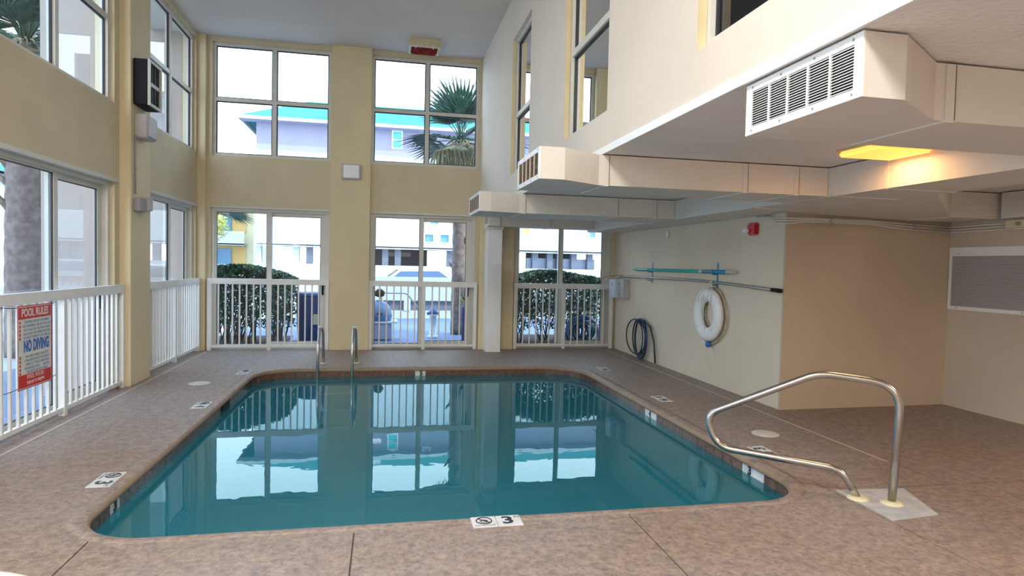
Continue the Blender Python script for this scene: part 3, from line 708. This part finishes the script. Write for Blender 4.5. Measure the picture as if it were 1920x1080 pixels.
# life ring
t = thing('life_ring', (xr-.07, 7.72, .6), 'white life ring with tan rope hanging from the wall hook', 'life ring')
cy, cz = 7.74, .945; prof = []
ring = [(xr-.075, cy+.265*math.cos(a), cz+.265*math.sin(a)) for a in [2*PI*k/40 for k in range(40)]]
MB().tube(ring, .094, 14, closed=True).build('ring', 'white', t)
for vv in t.children[0].data.vertices: vv.co.x = vv.co.x*.62
for a0 in (45, 135, 225, 315):
    mb = MB(); c = math.radians(a0); mb_p = []
    mb.lathe([(.006, -.135), (.006, -.13)], (xr-.0, cy+.265*math.cos(c), cz+.265*math.sin(c)), 'x', 8); mb.build('fitting', 'conduit', t)
rp = []
for k in range(65):
    a = 2*PI*k/64; rr = .372+.012*math.sin(4*a+.8); rp.append((xr-.035+.008*math.sin(6*a), cy-.03+rr*math.cos(a), cz-.01+rr*math.sin(a)))
MB().tube(rp, .010, 6, closed=True).build('grab_rope', 'rope', t)
MB().tube([(xr-.02, cy+.15, cz+.1), (xr-.03, cy+.16, cz-.02), (xr-.02, cy+.10, cz-.12), (xr-.03, cy+.02, cz-.16)], .009, 6).build('rope_tail', 'rope', t)
for s_ in (-1, -.35, .4, 1):
    MB().tube([(xr-.085, 7.65, 1.40), (xr-.12, 7.68+.10*s_, 1.30), (xr-.145, 7.73+.17*s_, 1.16), (xr-.15, 7.74+.15*s_, 1.10)], .006, 5).build('hanging_cord', 'cord', t)
MB().tube([(xr-.145, 7.73, 1.2), (xr-.15, 7.72, .9), (xr-.12, 7.72, .62)], .004, 5).build('hanging_cord', 'cord', t)
MB().lathe([(.012, .50), (.035, .515), (.042, .54), (.035, .57), (.012, .59)], (xr-.06, 7.73, 0), 'z', 12).build('float', 'blue', t, label='small dark blue float below the ring')
MB().tube([(xr-.05, 7.73+.12*math.sin(a), .36-.16*math.cos(a)) for a in [2*PI*k/24 for k in range(24)]], .004, 5, closed=True).build('cord_loop', 'cord', t)
# hose
t = thing('garden_hose', (xr-.06, 10.0, .2), 'coiled dark blue and black hose hanging low on the right wall', 'hose')
def coil(cy_, cz_, ry, rz, dx, m, r=.014):
    MB().tube([(xr-.06-dx, cy_+ry*math.cos(a), cz_+rz*math.sin(a)) for a in [2*PI*k/40 for k in range(40)]], r, 8, closed=True).build('coil_loop', m, t)
coil(10.22, .36, .42, .30, .0, 'hoseg', .012); coil(10.02, .37, .26, .31, .025, 'hoseg'); coil(9.98, .36, .17, .26, .045, 'hoseg', .012)
coil(9.93, .36, .24, .33, .03, 'hose', .018)
MB().tube([(xr-.06, 9.80, .64), (xr-.055, 9.62, .58), (xr-.05, 9.48, .35), (xr-.05, 9.41, .02)], .016, 8).build('hose_tail', 'hoseg', t)
MB().box(xr-.09, 9.95, .62, xr-.001, 10.02, .66).build('hose_hook', 'black', t)
# fire alarm, sensor
t = thing('fire_alarm', (xr-.03, 6.83, 1.97), 'red fire alarm strobe high on the right wall', 'fire alarm')
MB().bbox(xr-.055, 6.74, 1.97, xr, 6.93, 2.12, b=.02).build('housing', 'alarm', t)
MB().bbox(xr-.10, 6.86, 2.00, xr-.05, 6.96, 2.05, b=.012).build('strobe_lens', 'white', t)
t = thing('hanging_sensor', (xr-.02, 9.15, 2.05), 'tiny white drop shaped sensor under the main duct', 'sensor')
MB().lathe([(.006, 2.17), (.012, 2.12), (.026, 2.06), (.02, 2.03), (.004, 2.02)], (xr-.028, 9.15, 0), 'z', 12).build('bulb', 'white', t)
MB().tube([(xr-.01, 9.15, 2.05), (xr-.028, 9.15, 2.06)], .008, 6).build('mount', 'white', t)
# pipes under the duct
for k, lb in ((0, 'uppermost of the thin cream pipes along the alcove wall'), (1, 'middle cream pipe along the alcove wall'), (2, 'lowest sagging cream pipe along the alcove wall')):
    t = thing('wall_pipe', (5.4, 6.2, 2.05), lb, 'pipe', 'cream pipes along the alcove wall')
    z = 2.135-.03*k; s_ = .012*k
    p = [(XR-.03, 6.75-.1*k, 2.185), (XR-.035, 6.42-.04*k, z+.015), (XR-.02, 6.20-.005*k, z-.002), (4.55, 6.20, z+.004+s_), (4.90, 6.205, z+.006+s_), (5.4, 6.215, z+.004+s_), (5.85, 6.225, z-.01), (6.50, 6.25-.01*k, z-.03)]
    MB().tube(p, .010, 8).build('pipe_run', 'duct', t)
    MB().tube([(6.50, 6.25-.01*k, z-.03), (6.545, 6.15, z-.028), (6.55, 5.6, z-.022), (6.55, 4.9, z-.02)], .010, 8).build('pipe_run', 'duct', t)
for (x, y, lb) in ((4.86, 6.19, 'small dark pipe clamp at the left end of the alcove pipes'), (5.97, 6.20, 'small dark pipe clamp near the alcove corner')):
    MB().tube([(x-.02, y, 2.16), (x+.02, y-.02, 2.14), (x-.015, y-.02, 2.11), (x+.02, y-.02, 2.09), (x-.01, y, 2.06)], .007, 6).build('pipe_clamp', 'conduit', None, lb, 'clamp')
t = thing('pipe_valve', (6.5, 5.45, 2.06), 'small pale valve block with dark knobs under the wall duct at the right edge', 'valve')
MB().bbox(6.48, 5.35, 2.06, 6.57, 5.55, 2.14, b=.008).build('block', 'escut', t)
MB().lathe([(.022, -.02), (.022, .01)], (6.475, 5.40, 2.10), 'x', 10).build('knob', 'conduit', t)
# big return air grille on the far right wall
t = thing('return_air_grille', (XV-.01, 5.6, 1.15), 'wide grey louvred return grille in a white frame on the far right wall', 'grille')
y0, y1, z0, z1 = 4.7, 6.285, 1.145, 1.87
MB().box(XV-.015, y0, z0, XV, y0+.04, z1).box(XV-.015, y1-.035, z0, XV, y1, z1).box(XV-.015, y0+.04, z0, XV, y1-.035, z0+.04).box(XV-.015, y0+.04, z1-.10, XV, y1-.035, z1).build('frame', 'white', t)
MB().box(XV-.003, y0+.04, z0+.04, XV-.001, y1-.035, z1-.10).build('backing', 'conduit', t)
for k in range(34):
    z = z0+.048+(z1-z0-.152)*k/33
    MB().box(XV-.012, y0+.04, z-.0035, XV-.004, y1-.035, z+.0045).build('louvre', 'boxg', t)
for y in (y1-.12, y1-.9): 
    for z in (z0+.02, z1-.075): MB().lathe([(.008, -.018), (.008, -.015)], (XV, y, z), 'x', 8).build('screw', 'conduit', t)

# ------------------------------------------------------------------ pool handrail, pad, ladder, table
A = Vector((3.37, 3.58, 0)); th = math.radians(145); dr = Vector((math.cos(th), math.sin(th), 0))
P = lambda a, z: A+dr*a+Vector((0, 0, z))
t = thing('pool_handrail', A[:], 'bent stainless steel pool handrail rising from the concrete patch', 'handrail')
pts = [P(0, 0), P(-.03, .81), P(.47, .845), P(1.22, .47), P(1.13, .235), P(.30, .19), P(.20, 0)]
MB().tube(bevel_path(pts, [.20, .10, .11, .11, .10], 8), .0255, 16).build('steel_tube', 'steel', t)
for a in (0, .20): MB().lathe([(.072, .001), (.070, .012), (.05, .022), (.028, .024)], P(a, 0)[:], 'z', 24).build('escutcheon', 'escut', t, label='cream plastic collar')
MB().prism([(3.17, 3.87), (3.70, 3.83), (3.53, 3.37), (3.15, 3.33)], -.01, .004).build('concrete_patch', 'pad', None, 'pale grey concrete patch under the bent handrail', 'patch')
t = thing('pool_ladder', (-.65, 9.75, -1), 'pair of looped stainless ladder rails at the far end of the pool', 'ladder')
for x in (-.90, -.42):
    pp = [(x+.03, 9.82, 0), (x+.02, 9.80, .52), (x, 9.52, .60), (x-.01, 9.36, .30), (x-.01, 9.33, -.9)]
    MB().tube(bevel_path(pp, [.12, .10, .12], 6), .021, 12).build('rail', 'steel', t)
    MB().lathe([(.05, .001), (.045, .014), (.025, .018)], (x+.03, 9.82, 0), 'z', 16).build('escutcheon', 'escut', t)
for z in (-.35, -.6, -.85): MB().bbox(-.90, 9.28, z-.015, -.44, 9.37, z+.015, b=.006).build('tread', 'white', t)
t = thing('patio_table', (-1.1, 1.47, 0), 'white round resin table whose edge shows at the bottom left corner', 'table')
MB().lathe([(.36, .68), (.39, .69), (.405, .705), (.40, .722), (.38, .727), (0.001, .727)], (-1.1, 1.47, 0), 'z', 48).build('table_top', 'topt', t)
for a in (45, 135, 225, 315):
    c, s_ = math.cos(math.radians(a)), math.sin(math.radians(a))
    MB().tube([(-1.1+.22*c, 1.47+.22*s_, .69), (-1.1+.33*c, 1.47+.33*s_, 0)], [.026, .018], 8).build('leg', 'topt', t)

# ------------------------------------------------------------------ outside: ground
g = MB().box(-60, D+TH, -.40, 60, 75, -.13).box(-60, -20, -.40, XL-TH, D+TH, -.13).box(XV+.2, -20, -.40, 60, D+TH, -.13).build('ground_road', 'road', kind='structure')
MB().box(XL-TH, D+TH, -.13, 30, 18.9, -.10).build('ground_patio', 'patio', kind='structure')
MB().box(-4.6, 11.9, -.10, -1.9, 14.2, -.075).build('planting_bed', 'mulch', kind='structure')
MB().box(2.2, 11.9, -.10, 5.6, 14.4, -.075).build('planting_bed', 'mulch', kind='structure')
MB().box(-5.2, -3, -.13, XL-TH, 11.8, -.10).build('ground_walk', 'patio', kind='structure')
def hedge(x0, x1, y0, y1, h, n, label, dome=.22):
    cx, cy = (x0+x1)/2, (y0+y1)/2
    t = thing('hedge', (cx, cy, -.1), label, 'hedge')
    top = lambda x: h-dome*abs((x-cx)/((x1-x0)/2))**3-.03*math.sin(x*5)
    lf = MB(); rnd = random.Random(int(cx*100))
    for k in range(n):
        x = rnd.uniform(x0, x1); y = rnd.uniform(y0, y1); u = rnd.random()
        z = top(x)*(1-.92*(u**1.25)) if u < .93 else top(x)
        if rnd.random() < .35: z = top(x)-rnd.random()*.12
        if z < .45 and rnd.random() < .55: continue
        s_ = rnd.uniform(.028, .055)
        d = Vector((rnd.gauss(0, 1), rnd.gauss(0, 1), rnd.gauss(.4, 1))).normalized(); e_ = d.cross(Vector((rnd.gauss(0, 1), rnd.gauss(0, 1), rnd.gauss(0, 1)))).normalized()
        p = Vector((x, y, z)); lf.add([p-d*s_, p+e_*s_*.45, p+d*s_, p-e_*s_*.45], [(0, 1, 2, 3)])
    lf.build('foliage', 'leaf', t, kind='stuff')
    tw = MB()
    for k in range(26):
        x = rnd.uniform(x0+.15, x1-.15); y = rnd.uniform(y0+.1, y1-.1); b = Vector((x, y, -.09))
        for j in range(3):
            e2 = Vector((x+rnd.uniform(-.3, .3), y+rnd.uniform(-.25, .25), rnd.uniform(.6, h-.15))); tw.tube([b, (b+e2)/2+Vector((rnd.uniform(-.05, .05), 0, 0)), e2], [.014, .009, .004], 5)
    tw.build('stems', 'twig', t, kind='stuff')
hedge(-3.7, -1.75, 12.6, 13.9, 1.40, 15000, 'dark green clipped hedge outside the left back door', .26)
hedge(2.45, 4.75, 12.5, 13.9, 1.42, 15000, 'dark green clipped hedge outside the right back door', .3)
t = thing('coiled_blue_hose', (4.0, 12.2, -.1), 'dark teal coiled hose pile lying outside the right back door', 'hose')
for k in range(9):
    q = .33-.028*k; MB().tube([(3.95+.06*math.sin(k*2.1)+q*math.cos(a), 12.12+.02*k+.03*math.sin(3*a+k), .22+.02*math.cos(k*1.7)+q*.95*math.sin(a)) for a in [2*PI*j/28 for j in range(28)]], .028, 8, closed=True).build('coil_loop', 'hosed', t)
for k in range(5):
    q = .30-.04*k; MB().tube([(4.45+q*math.cos(a), 12.2+q*.5*math.sin(a), -.05+.05*k) for a in [2*PI*j/24 for j in range(24)]], .028, 8, closed=True).build('coil_loop', 'hosed', t)
# low white wall beyond the patio
t = thing('garden_wall', (3, 19, -.13), 'low white wall beyond the patio in front of the parked cars', 'wall')
MB().box(-1.6, 19.0, .42, 30, 19.22, 1.12).build('wall_panel', 'facadew', t)
MB().box(-1.6, 19.02, -.13, 30, 19.2, .12).build('plinth', 'facadew', t)
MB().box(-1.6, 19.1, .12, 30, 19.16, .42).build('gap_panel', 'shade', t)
for k in range(16): MB().box(-1.4+2*k, 19.0, .12, -1.2+2*k, 19.2, .42).build('pier', 'facadew', t)
# bins, grill, hydrant
def bin_(cx, cy, r, h, label, lid=True, col='bin'):
    t = thing('waste_bin', (cx, cy, -.1), label, 'bin')
    MB().lathe([(r*.88, -.1), (r, h-.12), (r*1.02, h-.1)], (cx, cy, 0), 'z', 20).build('barrel', col, t)
    if lid:
        MB().lathe([(r*1.06, h-.1), (r*1.06, h-.05), (r*.9, h-.01), (r*.4, h), (.001, h)], (cx, cy, 0), 'z', 20).build('lid', col, t)
    return t
t = bin_(-1.42, 13.1, .28, .93, 'dark blue lidded bin between the left hedge and the door edge')
MB().box(-1.34, 12.80, .3, -1.22, 12.835, .50).build('label_plate', 'binl', t)
t = bin_(1.80, 13.5, .15, .74, 'narrow navy planter in front of the palm trunk', False)
rn = random.Random(3)
for k in range(12):
    a = rn.uniform(0, 2*PI); l = rn.uniform(.2, .42); MB().add([(1.8, 13.5, .62), (1.8+.5*l*math.cos(a)+.02, 13.5+.5*l*math.sin(a), .85), (1.8+l*math.cos(a), 13.5+l*math.sin(a), .80), (1.8+.5*l*math.cos(a)-.02, 13.5+.5*l*math.sin(a), .83)], [(0, 1, 2, 3)]).build('planter_leaf', 'yellowleaf' if k % 3 == 0 else 'palm', t)
t = thing('barbecue_grill', (-.02, 13.7, -.1), 'blue domed barbecue grill on a cabinet outside the middle back door', 'grill')
MB().lathe([(.30, .32), (.31, .42), (.28, .56), (.20, .68), (.08, .74), (.001, .75)], (-.12, 13.7, 0), 'z', 24).build('dome_lid', 'grill', t)
MB().bbox(-.42, 13.45, -.08, .18, 13.95, .26, b=.02).build('cabinet', 'grillg', t)
MB().bbox(-.48, 13.4, .27, .30, 14.0, .31, b=.01).build('shelf', 'hyd', t)
MB().tube([(-.12, 13.42, .45), (-.12, 13.38, .48), (-.02, 13.38, .48), (-.02, 13.42, .45)], .012, 6).build('handle', 'black', t)
MB().tube([(-.04, 13.7, .32), (-.04, 13.7, .80)], .03, 8).build('chimney_post', 'escut', t)
MB().lathe([(.02, .80), (.10, .83), (.11, .92), (.04, .98)], (-.08, 13.7, 0), 'z', 10).build('burner_cap', 'black', t)
for y in (14.4,):
    MB().tube(bevel_path([(.02, y, .86), (.52, y, .86), (.78, y, .52), (.80, y, -.1)], .08, 4), .016, 8).build('bent_pipe_rail', 'alu', None, 'thin bent metal pipe rail behind the barbecue grill', 'pipe rail')
t = thing('fire_hydrant', (1.09, 14, -.1), 'pale blue and white hydrant standing on the patio outside the middle door', 'hydrant')
MB().lathe([(.13, -.1), (.13, -.06), (.075, -.04), (.075, .38), (.10, .39), (.10, .42)], (1.09, 14, 0), 'z', 16).build('barrel', 'hyd', t)
MB().lathe([(.10, .42), (.09, .50), (.05, .56), (.02, .58), (.02, .64), (.001, .64)], (1.09, 14, 0), 'z', 16).build('bonnet', 'hydb', t)
for s_ in (-1, 1): MB().lathe([(.035, 0), (.035, s_*.14)], (1.09, 14, .44), 'x', 10).build('outlet', 'hydb', t)

# ------------------------------------------------------------------ palms
def fan_leaf(nb=20, L=.95, pet=.6, droop=.12, spread=2.6):
    """one palmetto leaf: stalk along +x then fan of blades"""
    mb = MB(); rnd = random.Random(nb*7+int(L*100))
    mb.tube([(0, 0, 0), (pet*.5, 0, .04), (pet, 0, 0)], [.02, .014, .010], 5)
    for k in range(nb):
        a = (k/(nb-1)-.5)*spread; l = L*(1-.25*abs(a)/spread)*rnd.uniform(.9, 1.08)
        d = Vector((math.cos(a), math.sin(a), .05)); s_ = Vector((-math.sin(a), math.cos(a), 0)); w_ = .030
        b = Vector((pet, 0, 0)); m1 = b+d*l*.55+Vector((0, 0, .02)); e_ = b+d*l-Vector((0, 0, droop*l))
        mb.add([b, m1-s_*w_, e_, m1+s_*w_, m1+Vector((0, 0, -.018))], [(0, 1, 4), (0, 4, 3), (1, 2, 4), (4, 2, 3)])
    return mb
def palm(x, y, z0, zt, r, n_f, label, seed=1, s=1, lean=(0, 0), skirt=True, boots=True):
    rnd = random.Random(seed); t = thing('palm_tree', (x, y, z0), label, 'palm tree')
    top = Vector((x+lean[0], y+lean[1], zt))
    N = 26; path = []; rs = []
    for k in range(N+1):
        u = k/N; path.append((x+lean[0]*u*u, y+lean[1]*u*u, z0+(zt-z0)*u)); rs.append(r*(1.15-.2*u)+(.012 if k % 2 else 0))
    MB().tube(path, rs, 12).build('trunk', 'bark', t)
    if boots:
        for k in range(30):
            u = rnd.uniform(.55, .97) if k < 22 else rnd.uniform(.3, .55); a = rnd.uniform(0, 2*PI); c, q = math.cos(a), math.sin(a)
            b = Vector((x+lean[0]*u*u, y+lean[1]*u*u, z0+(zt-z0)*u)); l = rnd.uniform(.16, .34)*s
            MB().tube([b+Vector((c*r*.8, q*r*.8, 0)), b+Vector((c*(r+l*.4), q*(r+l*.4), l*.7)), b+Vector((c*(r+l*.7), q*(r+l*.7), l*1.1))], [.045*s, .032*s, .008], 5).build('leaf_boot', 'boot', t)
    lm = fan_leaf().build('frond', 'palm', t); dm = None
    base = lm.data
    for k in range(n_f):
        o = lm if k == 0 else lm.copy()
        if k: C.objects.link(o)
        o.parent = t; el = math.radians(rnd.uniform(-15, 80) if k > 3 else 72); az = k*2.4+rnd.uniform(-.3, .3)
        # mesh is stored relative to the thing's origin, undo that with the offset below
        sc = s*rnd.uniform(.85, 1.1)
        Rm = Matrix.Rotation(az, 4, 'Z') @ Matrix.Rotation(-el, 4, 'Y') @ Matrix.Rotation(rnd.uniform(-.6, .6), 4, 'X') @ Matrix.Scale(sc, 4)
        o.matrix_local = Matrix.Translation(top-Vector((x, y, z0))) @ Rm @ Matrix.Translation(Vector((x, y, z0)))
    if skirt:
        ds = fan_leaf(12, .8, .45, .5, 1.3).build('dead_frond', 'deadpalm', t)
        for k in range(int(n_f*1.3)):
            o = ds if k == 0 else ds.copy()
            if k: C.objects.link(o)
            o.parent = t; az = k*2.4+.5; el = math.radians(rnd.uniform(-78, -28)); sc = s*rnd.uniform(.8, 1.05)
            Rm = Matrix.Rotation(az, 4, 'Z') @ Matrix.Rotation(-el, 4, 'Y') @ Matrix.Scale(sc, 4)
            o.matrix_local = Matrix.Translation(top-Vector((x, y, z0-.12))) @ Rm @ Matrix.Translation(Vector((x, y, z0)))
    return t
palm(1.72, 14.7, -.1, 4.35, .145, 24, 'palm tree with dead leaf skirt outside the middle back door', 4, .95)
palm(-5.75, 11.75, -.13, 4.95, .27, 46, 'thick palm with rough forked boots outside the near left door', 9, 1.3)
palm(-6.3, 15.9, -.13, 5.6, .17, 22, 'slender palm seen through the far left wall window', 12, 1.1)
palm(-8.4, 8.2, -.13, 2.6, .15, 18, 'short palm with low fronds outside the near left door', 15, 1.2, skirt=False)
palm(-10.4, 42, -.13, 4.3, .22, 16, 'distant small palm in front of the beige balconies', 21, 1.7, skirt=False, boots=False)
palm(-16.5, 44, -.13, 3.6, .2, 14, 'farther grey green palm at the left edge of the beige balconies', 22, 1.6, skirt=False, boots=False)

# ------------------------------------------------------------------ buildings
YB = 36; k_ = YB/30
sx_ = lambda x: x*k_; sz = lambda z: 1.551+(z-1.551)*k_
t = thing('apartment_building', (10, YB, -.13), 'pale lavender building with a teal roof beyond the white wall', 'building')
X0, X1 = sx_(-5.65), 34
zt_, zb_, ze = sz(2.30), sz(1.40), sz(7.8)
# wall_u holes for upper windows
wins = [(.28, .78, 6.82, 7.68, 'wint'), (1.93, 2.30, 7.56, 7.72, 'facadew'), (2.05, 2.55, 3.34, 3.9, 'winb'), (1.82, 2.33, 2.50, 2.96, 'winb'), (2.56, 3.06, 2.50, 2.96, 'winb'),
        (6.55, 6.97, 2.97, 3.40, 'orange'), (9.93, 10.36, 2.95, 3.40, 'winb'), (10.62, 11.1, 2.95, 3.40, 'winb')]
def bwall(name, z0, z1, m, holes):
    mp = lambda u, d, z: (u, YB+d, z)
    us = holes
    mb = MB(); xs = sorted({X0, X1, *[h[0] for h in us], *[h[1] for h in us]}); zs = sorted({z0, z1, *[h[2] for h in us], *[h[3] for h in us]})
    for i in range(len(xs)-1):
        for j in range(len(zs)-1):
            cx, cz_ = (xs[i]+xs[i+1])/2, (zs[j]+zs[j+1])/2
            if any(h[0] < cx < h[1] and h[2] < cz_ < h[3] for h in us): continue
            mb.add([(xs[i], YB, zs[j]), (xs[i+1], YB, zs[j]), (xs[i+1], YB, zs[j+1]), (xs[i], YB, zs[j+1])], [(0, 1, 2, 3)])
    mb.add([(X0, YB, z0), (X0, YB+10, z0), (X0, YB+10, z1), (X0, YB, z1)], [(0, 1, 2, 3)])
    mb.add([(X0, YB, z0), (X1, YB, z0), (X1, YB+10, z0), (X0, YB+10, z0)], [(0, 1, 2, 3)])
    return mb.build(name, m, t)
zmid = sz(6.45)
hs = [(sx_(a), sx_(b), sz(c), sz(d)) for a, b, c, d, m_ in wins]
bwall('upper_wall', zmid, ze, 'facade', [h for h in hs if h[2] > zmid])
bwall('lower_wall', zt_, zmid, 'facadew', [h for h in hs if h[2] < zmid])
for (a, b, c, d, m_) in wins:
    a, b, c, d = sx_(a), sx_(b), sz(c), sz(d)
    mb = MB(); f_ = .07
    mb.box(a, YB-.04, c, a+f_, YB+.1, d).box(b-f_, YB-.04, c, b, YB+.1, d).box(a+f_, YB-.04, c, b-f_, YB+.1, c+f_).box(a+f_, YB-.04, d-f_, b-f_, YB+.1, d)
    if d-c > .8: mb.box(a+f_, YB-.02, (c+d)/2-.03, b-f_, YB+.08, (c+d)/2+.03)
    w_ = mb.build('window', 'white', t)
    MB().box(a+f_, YB+.06, c+f_, b-f_, YB+.09, d-f_).build('glass', m_, w_)
MB().box(X0, YB-.05, sz(3.0)-1.0, X1, YB+.02, sz(3.0)-.94).build('string_course', 'facadew', t)
MB().box(X0, YB-.06, zt_-.02, X1, YB+.4, zt_+.12).build('lintel_band', 'facadew', t)
# garage level: parapet, columns, dark back wall with openings
MB().box(X0, YB-.1, -.13, X1, YB+.2, zb_).build('parapet', 'facadew', t)
rn = random.Random(5)
xs = X0; 
cols = [X0, -4.9, -4.2, -2.35, -1.55, -.85, -.1, .6, 3.55, 4.3, 5.3, 6.0, 7.0, 8.6, 9.5, 10.1, 11.0, 12.0, 13.4, 14.8, 16.4, 18, 20, 22, 24, 27, 30]
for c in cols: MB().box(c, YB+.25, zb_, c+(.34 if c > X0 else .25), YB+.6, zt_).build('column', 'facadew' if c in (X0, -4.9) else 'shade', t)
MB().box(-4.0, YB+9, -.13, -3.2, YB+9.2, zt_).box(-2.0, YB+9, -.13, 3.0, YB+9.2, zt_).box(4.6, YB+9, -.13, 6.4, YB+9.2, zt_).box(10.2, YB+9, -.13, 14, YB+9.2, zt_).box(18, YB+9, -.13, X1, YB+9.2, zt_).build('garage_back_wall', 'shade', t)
MB().box(8.4, YB+.7, zb_, 12.6, YB+1.0, zb_+.62).build('garage_panel', 'grillg', t)
MB().box(-.1, YB+3, zb_+.55, 1.6, YB+3.4, zb_+.80).build('pink_beam', 'pink', t)
# roof
rz = 11.35
mb = MB(); o_ = .75
mb.add([(X0-o_, YB-o_, ze), (X1, YB-o_, ze), (X1, YB+5, rz), (X0+2.1, YB+5, rz), (X0-o_, YB+10+o_, ze), (X1, YB+10+o_, ze)], [(0, 1, 2, 3), (0, 3, 4), (3, 2, 5, 4)])
mb.build('roof', 'roof', t)
MB().box(X0-o_, YB-o_-.02, ze-.16, X1, YB-o_+.03, ze+.02).box(X0-o_, YB-o_, ze-.16, X0-o_+.05, YB+10+o_, ze+.02).build('fascia', 'facadew', t)
MB().box(X0-o_, YB-o_, ze-.16, X1, YB+.02, ze-.13).build('eave_soffit', 'facade', t)
# beige balcony building
t = thing('balcony_building', (-15, 56, -.13), 'sunny beige building with orange recessed balconies at the far left', 'building')
MB().box(-24, 56, -.13, -10.4, 66, 9.6).build('walls', 'beige', t)
for n_, z in enumerate((1.0, 3.7, 6.4)):
    for c in (-20, -16.4, -12.8):
        MB().box(c-1.5, 55.9, z, c+1.5, 55.99, z+1.6).build('recess', 'orange', t)
        MB().box(c-1.6, 54.8, z-1.0, c+1.6, 54.9, z+.1).box(c-1.6, 54.8, z-1.05, c+1.6, 56, z-.9).build('balcony', 'facadew', t)
        MB().box(c-.7, 55.8, z-.1, c+.4, 55.88, z+1.4).build('window', 'winb', t)
MB().box(-10.4, 54.4, -.13, -8.9, 66, 9.9).build('stair_tower', 'facadew', t)
t = thing('yellow_tree', (-12.6, 52, -.1), 'round yellow green tree beside the distant palms', 'tree')
lf = MB(); rn = random.Random(8)
for k in range(1500):
    d = Vector((rn.gauss(0, 1), rn.gauss(0, 1), rn.gauss(0, 1))).normalized()*rn.uniform(.5, 1.25); e_ = d.cross(Vector((rn.random(), rn.random(), 1))).normalized(); p = Vector((-12.9, 52, 4.0))+d; f_ = Vector((rn.gauss(0, 1), rn.gauss(0, 1), rn.gauss(0, 1))).normalized()
    lf.add([p-f_*.12, p+e_*.07, p+f_*.12, p-e_*.07], [(0, 1, 2, 3)])
lf.build('foliage', 'yellowleaf', t, kind='stuff'); MB().tube([(-12.9, 52, -.1), (-12.9, 52, 3.6)], [.14, .08], 8).build('trunk', 'bark', t)
# white house seen to the left
t = thing('white_house', (-26, 34, -.13), 'white house with a teal roof far beyond the near left door', 'building')
MB().box(-34, 30, -.13, -19, 40, 5.6).build('walls', 'facadew', t)
MB().add([(-34.6, 29.4, 5.6), (-18.4, 29.4, 5.6), (-18.4, 40.6, 5.6), (-34.6, 40.6, 5.6), (-30, 35, 7.6), (-23, 35, 7.6)], [(0, 1, 5, 4), (1, 2, 5), (2, 3, 4, 5), (3, 0, 4)]).build('roof', 'roof', t)
for x in (-32, -29, -26, -23): 
    for z in (.8, 3.4): MB().box(x, 29.93, z, x+1.2, 29.98, z+1.3).build('window', 'winb', t)

# ------------------------------------------------------------------ cars
def car(x, y, rz, label, body='carw', s=1.0):
    t = thing('parked_car', (0, 0, 0), label, 'car')
    side = [(-2.2, .35), (-2.25, .75), (-2.1, .92), (-1.35, .98), (-.75, 1.42), (.75, 1.46), (1.45, 1.02), (2.1, .92), (2.25, .6), (2.2, .3)]
    mb = MB(); n = len(side)
    w0 = [.86 if z < 1.0 else .70 for _, z in side]
    mb.add([(a, -q, z) for (a, z), q in zip(side, w0)]+[(a, q, z) for (a, z), q in zip(side, w0)],
           [tuple(range(n)), tuple(range(2*n-1, n-1, -1))]+[(i, n+i, n+(i+1) % n, (i+1) % n) for i in range(n)])
    mb.build('body', body, t)
    for s_ in (-1, 1):
        MB().add([(-1.15, s_*.872, 1.0), (1.25, s_*.872, 1.02), (.72, s_*.735, 1.39), (-.70, s_*.735, 1.36)], [(0, 1, 2, 3)]).build('side_window', 'carg', t)
        for a in (-1.4, 1.4):
            w_ = MB().lathe([(.32, -.11), (.34, -.06), (.34, .06), (.32, .11)], (a, s_*.80, .33), 'y', 18).build('wheel', 'tyre', t)
            MB().lathe([(.18, s_*.112), (.16, s_*.125)], (a, s_*.80, .33), 'y', 12).build('hubcap', 'boxg', w_)
    MB().add([(-1.36, -.74, 1.0), (-1.36, .74, 1.0), (-.79, .64, 1.41), (-.79, -.64, 1.41)], [(0, 1, 2, 3)]).build('rear_glass', 'carg', t)
    MB().add([(1.46, -.74, 1.04), (1.46, .74, 1.04), (.79, .64, 1.455), (.79, -.64, 1.455)], [(0, 3, 2, 1)]).build('windscreen', 'carg', t)
    for s_ in (-1, 1): MB().box(2.2, s_*.55-.15, .62, 2.27, s_*.55+.15, .75).build('headlight', 'white', t)
    t.location = (x, y, -.13); t.rotation_euler = (0, 0, rz)
car(1.3, 24.5, .02, 'white parked car beyond the low white wall outside the middle door')
car(4.6, 26.5, .03, 'teal parked car whose roof shows behind the palm trunk', 'carb', 1)
car(-8.8, 13.2, 1.45, 'white parked car seen through the near left door', 'carw')
car(-12.5, 17.5, 1.5, 'teal parked car behind the white car on the left side', 'carb')
